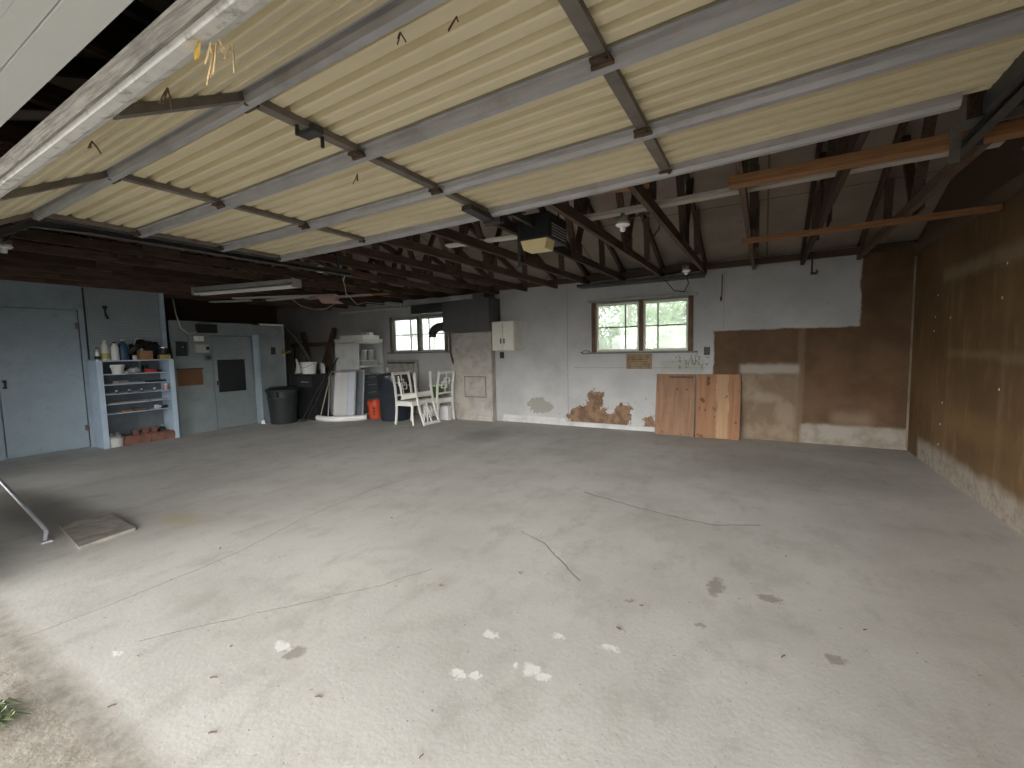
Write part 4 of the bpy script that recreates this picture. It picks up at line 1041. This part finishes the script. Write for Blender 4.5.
# black bag heap
mb = MB(); random.seed(11)
g = bmesh.ops.create_icosphere(mb.bm, subdivisions=4, radius=1)
from mathutils import noise as mnoise
for v in g['verts']:
    n_ = mnoise.noise(v.co*2.4)*.35+mnoise.noise(v.co*6)*.12
    v.co = Vector((v.co.x*.10, v.co.y*.26, max(v.co.z, -.62)*.20))*(1+n_)
    v.co.z = max(v.co.z, -.105)
bb = mb.build('plastic_bag', mat('black_bag', (.02, .021, .023), .25, .3, 10, spec=.6), None, True); tag_at(bb, (-9.07, 3.35, ZT+.106), 'crumpled shiny black bag heaped on the shelf unit top', 'bag'); bb.rotation_euler = (0, 0, .1)
o = thing('angle_wrench', 'chrome wrench sticking up out of the black bag', 'tool', (-9.0, 3.20, ZT+.25)); MB().bar((0, -.02, 0), (0, .01, .09), .015, .02).build('handle', 'chrome', o); MB().bar((0, .0, .09), (0, .06, .105), .015, .025).build('jaw', 'chrome', o)
for (y, r, lab) in ((3.13, .03, 'small pale jar between the blue bottle and the brown carton'), ):
    lathe_thing('jar', lab, 'jar', (-8.86, y, ZT), [(0, 0), (r, 0), (r, .055), (0, .055)], 'off_white', [(0, .056), (r*.9, .056), (r*.9, .075), (0, .075)], 'duct_light', 'lid')
o = thing('storage_box', 'small yellow box holding a dark jar on the shelf unit top', 'box', (-8.90, 3.56, ZT)); MB().bx(-.05, .05, -.09, .07, 0, .07, .003).build('body', 'yellow', o); MB().bx(-.045, .045, -.085, .065, .0705, .074).build('lid', 'straw', o)
lathe_thing('jar', 'dark jar with silver speckles on the small yellow box', 'jar', (-8.90, 3.55, ZT+.075), [(0, 0), (.06, 0), (.075, .05), (.06, .11), (0, .11)], 'black', [(0, .111), (.062, .111), (.062, .13), (0, .13)], 'silver_foil', 'lid')
# on the shelves
lathe_thing('plastic_tub', 'white ribbed tub on the uppermost shelf of the shelf unit', 'tub', (-8.87, 2.90, 1.1465), [(0, 0), (.065, 0), (.08, .10), (.088, .10), (.088, .14), (.08, .145), (.074, .13), (.06, .01), (0, .01)], 'white_plastic', [(.089, .105), (.092, .105), (.092, .115), (.089, .115), (.089, .105)], 'off_white', 'ridge')
o = MB(); 
g = bmesh.ops.create_icosphere(o.bm, subdivisions=3, radius=1)
for v in g['verts']:
    n_ = mnoise.noise(v.co*3)*.4; v.co = Vector((v.co.x*.06, v.co.y*.085, v.co.z*.045))*(1+n_); v.co.z = max(v.co.z, -.04)
o = o.build('plastic_wrap', 'silver_foil', None, True); tag_at(o, (-8.88, 3.12, 1.187), 'crumpled grey plastic wrap on the uppermost shelf', 'wrap')
lathe_thing('jar', 'low grey dish between the white tub and the plastic wrap', 'dish', (-8.88, 3.02, 1.1465), [(0, 0), (.035, 0), (.04, .03), (0, .03)], 'grey_board', [(0, .0305), (.041, .0305), (.041, .036), (0, .036)], 'duct_light', 'rim')
o = thing('toy_truck', 'small red machine part on the uppermost shelf right of the divider', 'machine part', (-8.87, 3.35, 1.1465)); MB().bx(-.04, .04, -.05, .05, 0, .05, .012).build('body', 'red', o); MB().lathe([(0, 0), (.03, 0), (.03, .05), (0, .05)], (0, -.055, .035), 12, Matrix.Rotation(PI/2, 3, 'X')).build('nose', 'red', o); MB().bx(-.03, .03, .052, .12, 0, .04).build('tail', 'black', o)
lathe_thing('jar', 'pinkish jar with lid on the third shelf at the right end', 'jar', (-8.86, 3.52, .8365), [(0, 0), (.038, 0), (.042, .03), (.042, .07), (.034, .09), (0, .09)], 'pink', [(0, .0905), (.036, .0905), (.036, .11), (0, .11)], 'off_white', 'lid')
for (y, z, m, lab) in ((3.32, 1.146, 'black', 'dark can lying at the back of the uppermost shelf'),):
    lathe_thing('paint_can', lab, 'can', (-9.05, y, z+.001), [(0, 0), (.05, 0), (.05, .12), (0, .12)], m, [(0, .1205), (.052, .1205), (.052, .128), (0, .128)], 'dark_steel', 'lid')
for k, (y, lab) in enumerate(((2.86, 'first'), (3.02, 'second'), (3.18, 'third'), (3.36, 'fourth'))):
    lathe_thing('small_jar', 'little glass jar of screws on the middle shelf, %s from the end beside the door' % lab, 'jar', (-8.86, y, .8365), [(0, 0), (.022, 0), (.022, .035), (0, .035)], 'duct', [(0, .0355), (.018, .0355), (.018, .05), (0, .05)], 'white_plastic', 'lid')
def flat(name, lab, cat, loc, d, m, rz=0):
    o = MB().box((0, 0, d[2]/2), d, None, .002).build(name, m, None); o.location = loc; o.rotation_euler = (0, 0, rz); return tag(o, lab, cat)
flat('paper_stack', 'flat pale papers spread along the second shelf from the top', 'papers', (-8.88, 2.98, .986), (.20, .40, .018), 'grey_board', .05)
flat('cloth_pad', 'crumpled grey pad lying on the pale papers', 'pad', (-8.88, 2.93, 1.005), (.10, .16, .03), 'duct_light', .3)
flat('hand_saw', 'dark flat saw lying on the second shelf from the top', 'saw', (-8.9, 3.40, .986), (.12, .26, .03), 'black', .05)
flat('metal_strip', 'long pale metal strips lying along the fourth shelf', 'metal strip', (-8.88, 2.98, .681), (.16, .50, .018), 'duct_light', .03)
flat('metal_strip', 'thin dull strip beside the pale ones on the fourth shelf', 'metal strip', (-8.88, 3.40, .681), (.10, .24, .016), 'grey_board', -.03)
flat('wood_block', 'tan wood block on the lowest shelf of the shelf unit', 'wood block', (-8.88, 2.96, .531), (.08, .15, .03), 'cardboard', .15)
flat('wood_block', 'dark plank end on the lowest shelf beside the tan block', 'wood block', (-8.9, 3.16, .531), (.10, .18, .045), 'old_wood_x', -.1)
o = thing('spray_nozzle', 'white hose nozzle on the lowest shelf at its right end', 'nozzle', (-8.86, 3.38, .531)); MB().lathe([(0, -.09), (.012, -.09), (.02, -.03), (.035, .0), (.03, .04), (0, .045)], (0, 0, .036), 14, Matrix.Rotation(PI/2, 3, 'X')).build('barrel', 'white_plastic', o, True); MB().bx(-.02, .02, .05, .14, .0, .05, .006).build('grip', 'black', o)
# bottom bay
o = lathe_thing('paint_can', 'white pail of rags standing on the floor in the shelf unit', 'pail', (-8.88, 2.79, 0.001), [(0, 0), (.095, 0), (.10, .005), (.11, .14), (.115, .15), (.105, .15), (.09, .02), (0, .02)], 'off_white', [(.116, .135), (.119, .135), (.119, .145), (.116, .145), (.116, .135)], 'duct_light', 'rim')
mb = MB()
for k in range(7):
    a = k*.9; mb.lathe([(0, -.03), (.03, -.015), (.032, .01), (0, .03)], (.05*math.cos(a), .05*math.sin(a), .155+.02*(k % 3)), 8)
mb.build('rags', 'fabric', o, True)
def pot(x, y, z, r, h, lab, rot=None):
    o = thing('terracotta_pot', lab, 'flower pot', (x, y, z), 0, 'terracotta pots in the shelf unit')
    if rot: o.rotation_euler = rot
    MB().lathe([(0, 0), (r*.7, 0), (r*.92, h*.72), (r*.85, h*.72), (r*.62, .015), (0, .015)], (0, 0, 0), 20).build('body', 'terracotta', o, True)
    MB().lathe([(r*.9, h*.725), (r, h*.725), (r, h), (r*.88, h), (r*.9, h*.725)], (0, 0, 0), 20).build('rim', 'terracotta', o, True)
def trough(y, lab):
    o = thing('terracotta_planter', lab, 'planter', (-8.86, y, 0.001)); L_ = .165
    mb = MB()
    pts = [(-L_, .0), (L_, 0), (L_+.01, .11), (L_-.02, .145), (L_-.07, .15), (L_-.10, .135), (.0, .135), (-L_+.10, .135), (-L_+.07, .15), (-L_+.02, .145), (-L_-.01, .11)]
    mb.poly([(.06, a, b) for a, b in pts], (.016, 0, 0)); mb.poly([(-.06, a, b) for a, b in pts], (-.016, 0, 0))
    mb.build('long_side', 'terracotta', o)
    MB().bx(-.059, .059, -L_, -L_+.016, .0, .11).bx(-.059, .059, L_-.016, L_, 0, .11).bx(-.059, .059, -L_+.017, L_-.017, 0, .015).build('end_wall', 'terracotta', o)
trough(3.055, 'scalloped terracotta planter on the floor beside the white pail')
trough(3.40, 'scalloped terracotta planter on the floor at the partition side')
pot(-9.06, 3.12, .001, .06, .19, 'terracotta pot behind the planters, nearest the pail'); pot(-9.06, 3.26, .001, .06, .20, 'terracotta pot in the middle behind the two planters'); pot(-9.06, 3.375, .001, .062, .21, 'terracotta pot behind the planters beside the dark jug')
lathe_thing('glass_jug', 'dark round jug behind the planters at the partition side', 'jug', (-9.06, 3.50, .001), [(0, 0), (.055, 0), (.06, .02), (.06, .14), (.03, .19), (0, .2)], 'black', [(0, .201), (.02, .201), (.02, .225), (0, .225)], 'duct_light', 'stopper')

# partition things
o = thing('breaker_box', 'black square electrical box on the blue partition', 'electrical box', (XP, 3.83, 1.53)); MB().bx(.001, .05, -.08, .08, -.125, .125, .004).build('box', 'black', o); MB().bx(.0505, .056, -.07, .07, -.11, .11, .002).build('cover', 'black', o); MB().bx(.0565, .062, .0, .015, .02, .05).build('latch', 'duct_light', o)
o = thing('junction_box', 'white switch plate box on the grey electrical backing', 'switch box', (XP+.03, 4.10, 1.715)); MB().bx(.001, .04, -.075, .075, -.045, .045, .004).build('box', 'white_plastic', o); MB().bx(.041, .05, -.012, .012, -.02, .02).build('switch', 'off_white', o)
o = thing('electrical_backing', 'grey panel with meter box and dark fuse box on the blue partition', 'electrical backing', (XP, 4.10, 1.62)); MB().bx(.001, .028, -.15, .17, -.17, .16, .003).build('backboard', 'shaded_grey_green', o); MB().bx(.029, .09, -.08, .14, -.16, -.01, .006).build('meter_box', 'grey_board', o); MB().bx(.001, .11, -.02, .30, .20, .36, .006).build('fuse_box', 'black', o); MB().bx(.091, .1, .09, .14, -.11, -.05).build('knob', 'black', o)
o = thing('outlet_box', 'dark grey outlet box beside the partition door frame', 'outlet', (XP, 4.24, 1.37)); MB().bx(.001, .04, -.05, .06, -.055, .055, .004).build('box', 'drawer', o); MB().bx(.041, .046, -.03, .04, -.035, .035).build('cover', 'black_metal', o)
o = MB().bx(.001, .01, -.20, .20, -.155, .155).build('hardboard_sign', 'brown_board', None); tag_at(o, (XP, 3.94, 1.03), 'blank brown hardboard rectangle fixed to the blue partition', 'board')
o = MB().bx(.0105, .018, -.22, .22, -.012, .012).build('batten', 'black_metal', None); tag_at(o, (XP, 3.94, 1.175), 'thin dark batten along the top of the brown hardboard', 'batten')
o = thing('light_switch', 'black light switch on the blue partition right of its door', 'switch', (XP, 5.51, 1.475)); MB().bx(.001, .014, -.045, .045, -.075, .075, .003).build('plate', 'black', o); MB().bx(.0145, .026, -.01, .01, -.018, .018).build('toggle', 'black_metal', o)
o = MB().tube([(XP+.02, 3.76, 2.40), (XP+.03, 3.78, 2.15), (XP+.03, 3.84, 1.9), (XP+.03, 3.95, 1.80), (XP+.03, 4.05, 1.82), (XP+.05, 4.12, 1.86)], .008, 6).build('hanging_wire', 'wire_white', None, True, off=(XP, 3.8, 2)); tag_at(o, (XP, 3.8, 2), 'grey cable looping down the partition to the fuse box', 'wire')

# ---------------------------------------------------------------- floor things near the opening
sb = MB(); sb.poly([(-4.33, 1.10, .001), (-4.40, 1.46, .001), (-5.0, 1.50, .001), (-5.06, 1.18, .001)], (0, 0, .024))
o = sb.build('concrete_patch', 'dirty_concrete', None, off=(-4.7, 1.3, 0)); tag_at(o, (-4.7, 1.3, 0), 'slightly raised rough concrete slab on the floor near the bent metal tube', 'slab')
rd = thing('metal_stand', 'bent grey metal tube stand with a foot plate on the concrete', 'stand', (-4.78, 1.03, .0))
MB().tube([(.005, .0, .012), (.05, .0, .085), (.055, .0, .10), (.045, .0, .105), (-1.05, .0, .33), (-1.9, .0, .505), (-1.96, 0, .50), (-2.0, 0, .012)], .014, 10).build('tube', 'galv', rd, True)
MB().box((.02, .0, .006), (.07, .06, .012), None, .003).build('foot_plate', 'galv', rd); MB().box((-2.0, .0, .006), (.07, .06, .012), None, .003).build('foot_plate', 'galv', rd)

# green blades by the sill
mb = MB(); random.seed(21)
for k in range(90):
    b = Vector((-2.53+random.uniform(-.14, .02), .335+random.uniform(-.05, .04), .0))
    a = random.uniform(.3, 1.4); L_ = random.uniform(.04, .11)
    d = Vector((math.cos(a), math.sin(a), 0)); s_ = Vector((-d.y, d.x, 0))*random.uniform(.004, .010)
    p1 = b+d*L_*.5+Vector((0, 0, random.uniform(.01, .05))); p2 = b+d*L_+Vector((0, 0, random.uniform(.0, .03)))
    v = [mb.bm.verts.new(q) for q in (b-s_*.5, b+s_*.5, p1+s_, p1-s_, p2)]
    mb.bm.faces.new((v[0], v[1], v[2], v[3])); mb.bm.faces.new((v[3], v[2], v[4]))
o = mb.build('grass_tuft', 'grass', None, off=(-2.55, .36, 0)); tag_at(o, (-2.55, .36, 0), 'tuft of bent green blades on the gritty sill at the opening', 'grass'); o['kind'] = 'stuff'
# litter: dry twigs and leaf bits
random.seed(31)
spots = [(-2.52, .80), (-2.25, .62), (-2.0, .55), (-1.75, .75), (-1.55, 1.05), (-2.2, 1.05), (-1.0, 1.05), (-.4, 1.25), (.05, 1.35), (-1.65, 1.95), (-.55, 2.3), (.1, 2.2), (.45, 2.6), (.15, 3.3), (-.6, 2.05), (-.1, 1.05), (-3.4, 1.6), (-2.7, 2.6), (-1.3, 2.3), (-2.05, .9)]
first = None
where = ['near the green tuft', 'on the sill grit', 'on the sill edge', 'past the sill', 'on the bright floor by the sill', 'beside the long crack', 'below the white paint spots', 'at the middle of the near floor', 'at the near right floor', 'beyond the paint spots', 'by the dark stain', 'right of the dark stain', 'toward the right wall', 'toward the back right', 'left of the dark stain', 'closest to the viewer', 'left of the first crack', 'in the middle of the floor', 'by the short curved crack', 'between the two cracks']
for k, (x, y) in enumerate(spots):
    lab = 'tiny dark dry twig lying on the concrete %s' % where[k]
    if first is None:
        first = tag(MB().tube([(-.03, 0, .0055), (-.005, .006, .006), (.03, -.002, .0055)], .0042, 5).build('dry_twig', 'leaf_brown', None), lab, 'twig', 'dry twigs on the floor'); o = first
    else:
        o = first.copy(); COL.objects.link(o); o['label'] = lab
    o.location = (x, y, .001 if y > .58 else -.006); o.rotation_euler = (0, 0, random.uniform(0, 3)); s_ = random.uniform(.25, .55); o.scale = (s_, s_, .6)

# dry leaves and webs caught on the raised door
def debris(x, j, s_, lab, big):
    c_ = dp(x, j, s_, -.022 if j or s_ > .2 else -.032)
    o = thing('leaf_debris', lab, 'dry leaves', c_, 0, 'dry leaf bits caught on the raised door')
    if big:
        MB().poly([(-.04, .0, .012), (-.018, -.01, .016), (-.010, -.012, -.008), (-.022, -.012, -.034), (-.042, -.008, -.030), (-.05, -.004, -.008)], (.002, .003, 0)).build('leaf', 'leaf_yellow', o)
    mb = MB(); random.seed(int(abs(x)*100)+j)
    for k in range(9 if big else 3):
        a = random.uniform(0, 6.28); l_ = random.uniform(.02, .07 if big else .045)
        p = Vector((random.uniform(-.03, .05), random.uniform(0, .03), -.005)) if big else Vector((0, 0, 0))
        mb.tube([p, p+Vector((math.cos(a)*l_*.5, math.sin(a)*l_*.3, -l_*.5)), p+Vector((math.cos(a)*l_, math.sin(a)*l_*.5, -l_))], .0025, 4)
    mb.build('straw', 'straw' if big else 'leaf_brown', o)
debris(-1.10, 0, .05, 'yellow leaf and straw caught on the white bottom rail of the raised door', True)
debris(-1.42, 0, .17, 'straw wisp dangling from the bottom rail left of the yellow leaf', False)
debris(-1.95, 0, .17, 'dry curled seed hanging from the bottom rail farthest left', False)
debris(-.98, 1, .12, 'small dark speck of leaf on the first flat door section', False)
debris(-.80, 1, .2, 'dark curled leaf hanging from the first flat door section', False)
debris(-.33, 1, .30, 'brown dry leaf hanging beside the right hand door stile', False)
debris(-1.9, 2, .25, 'dark drip of web hanging from the middle door section', False)

# ---------------------------------------------------------------- beyond the windows
MT['leaf'] = mat('pale_foliage', (.14, .23, .11), .6, .5, 1.2)
MT['leaf2'] = mat('bright_foliage', (.24, .35, .18), .6, .4, 1.5)
def tree(loc, rx, h, lab, m, nl=2600, seed=1):
    random.seed(seed)
    o = thing('garden_tree', lab, 'tree', loc, 0, 'trees beyond the windows')
    MB().tube([(0, 0, -.06), (.05, 0, h*.3), (.0, .05, h*.75)], .11, 8, .03).build('trunk', 'old_wood_x', o, True)
    mb = MB()
    cl = [(Vector((random.uniform(-1, 1)*rx*.7, random.uniform(-1, 1)*rx*.5, h*random.uniform(.12, .95))), random.uniform(.35, .6)*rx) for _ in range(16)]
    for k in range(nl):
        c_, r = cl[k % 16]
        d = Vector((random.gauss(0, 1), random.gauss(0, 1), random.gauss(0, 1))).normalized()*r*random.uniform(.6, 1)
        p = c_+d; p.z = max(p.z, .05)
        u = Vector((random.gauss(0, 1), random.gauss(0, 1), random.gauss(0, 1))).normalized(); v = u.orthogonal().normalized(); s_ = random.uniform(.05, .10)
        q = [mb.bm.verts.new(p+u*s_), mb.bm.verts.new(p+v*s_*.5), mb.bm.verts.new(p-u*s_), mb.bm.verts.new(p-v*s_*.5)]
        mb.bm.faces.new(q)
    mb.build('foliage', m, o)
tree((-3.2, 11.9, 0), 1.4, 4.6, 'bright bushy tree filling the left half of the right hand window', 'leaf2', 3200, 1)
tree((-1.7, 14.4, 0), 1.4, 4.2, 'green tree seen through the right half of the right hand window', 'leaf', 3200, 2)
tree((-5.6, 14.6, 0), 1.6, 5.0, 'green tree at the far left of the right hand window view', 'leaf', 2600, 3)
tree((-3.6, 17.6, 0), 2.2, 4.0, 'taller pale tree behind the others outside the right hand window', 'leaf2', 3000, 4)
for (x, y, lab) in ((-3.75, 10.3, 'pale white tub outside at the lower left of the right hand window'), (-2.85, 10.2, 'pale white tub outside below the middle of the right hand window')):
    lathe_thing('garden_barrel', lab, 'barrel', (x, y, -.06), [(0, 0), (.24, 0), (.27, .5), (.26, 1.66), (.2, 1.68), (0, 1.68)], 'siding', [(0, 1.681), (.2, 1.681), (.2, 1.72), (0, 1.72)], 'white_plastic', 'lid')
nb = thing('neighbour_house', 'white sided neighbouring house seen bright through the left window', 'house', (-13.5, 13, -.06))
MB().bx(-5, 4, 0, 6, 0, 4.2).build('wall', 'siding', nb)
MB().poly([(-5.3, -.4, 4.2), (4.3, -.4, 4.2), (4.3, 3, 6), (-5.3, 3, 6)], (0, 0, .12)).build('roof', 'grey_board', nb)
MB().bx(2.55, 2.68, -.02, -.001, 0, 4.2).build('downpipe', 'grey_board', nb)
f = MB().bx(1.0, 2.0, -.03, -.001, 1.9, 2.5).build('window', 'off_white', nb); MB().bx(1.07, 1.93, -.04, -.031, 1.97, 2.43).build('pane', 'grey_board', f)
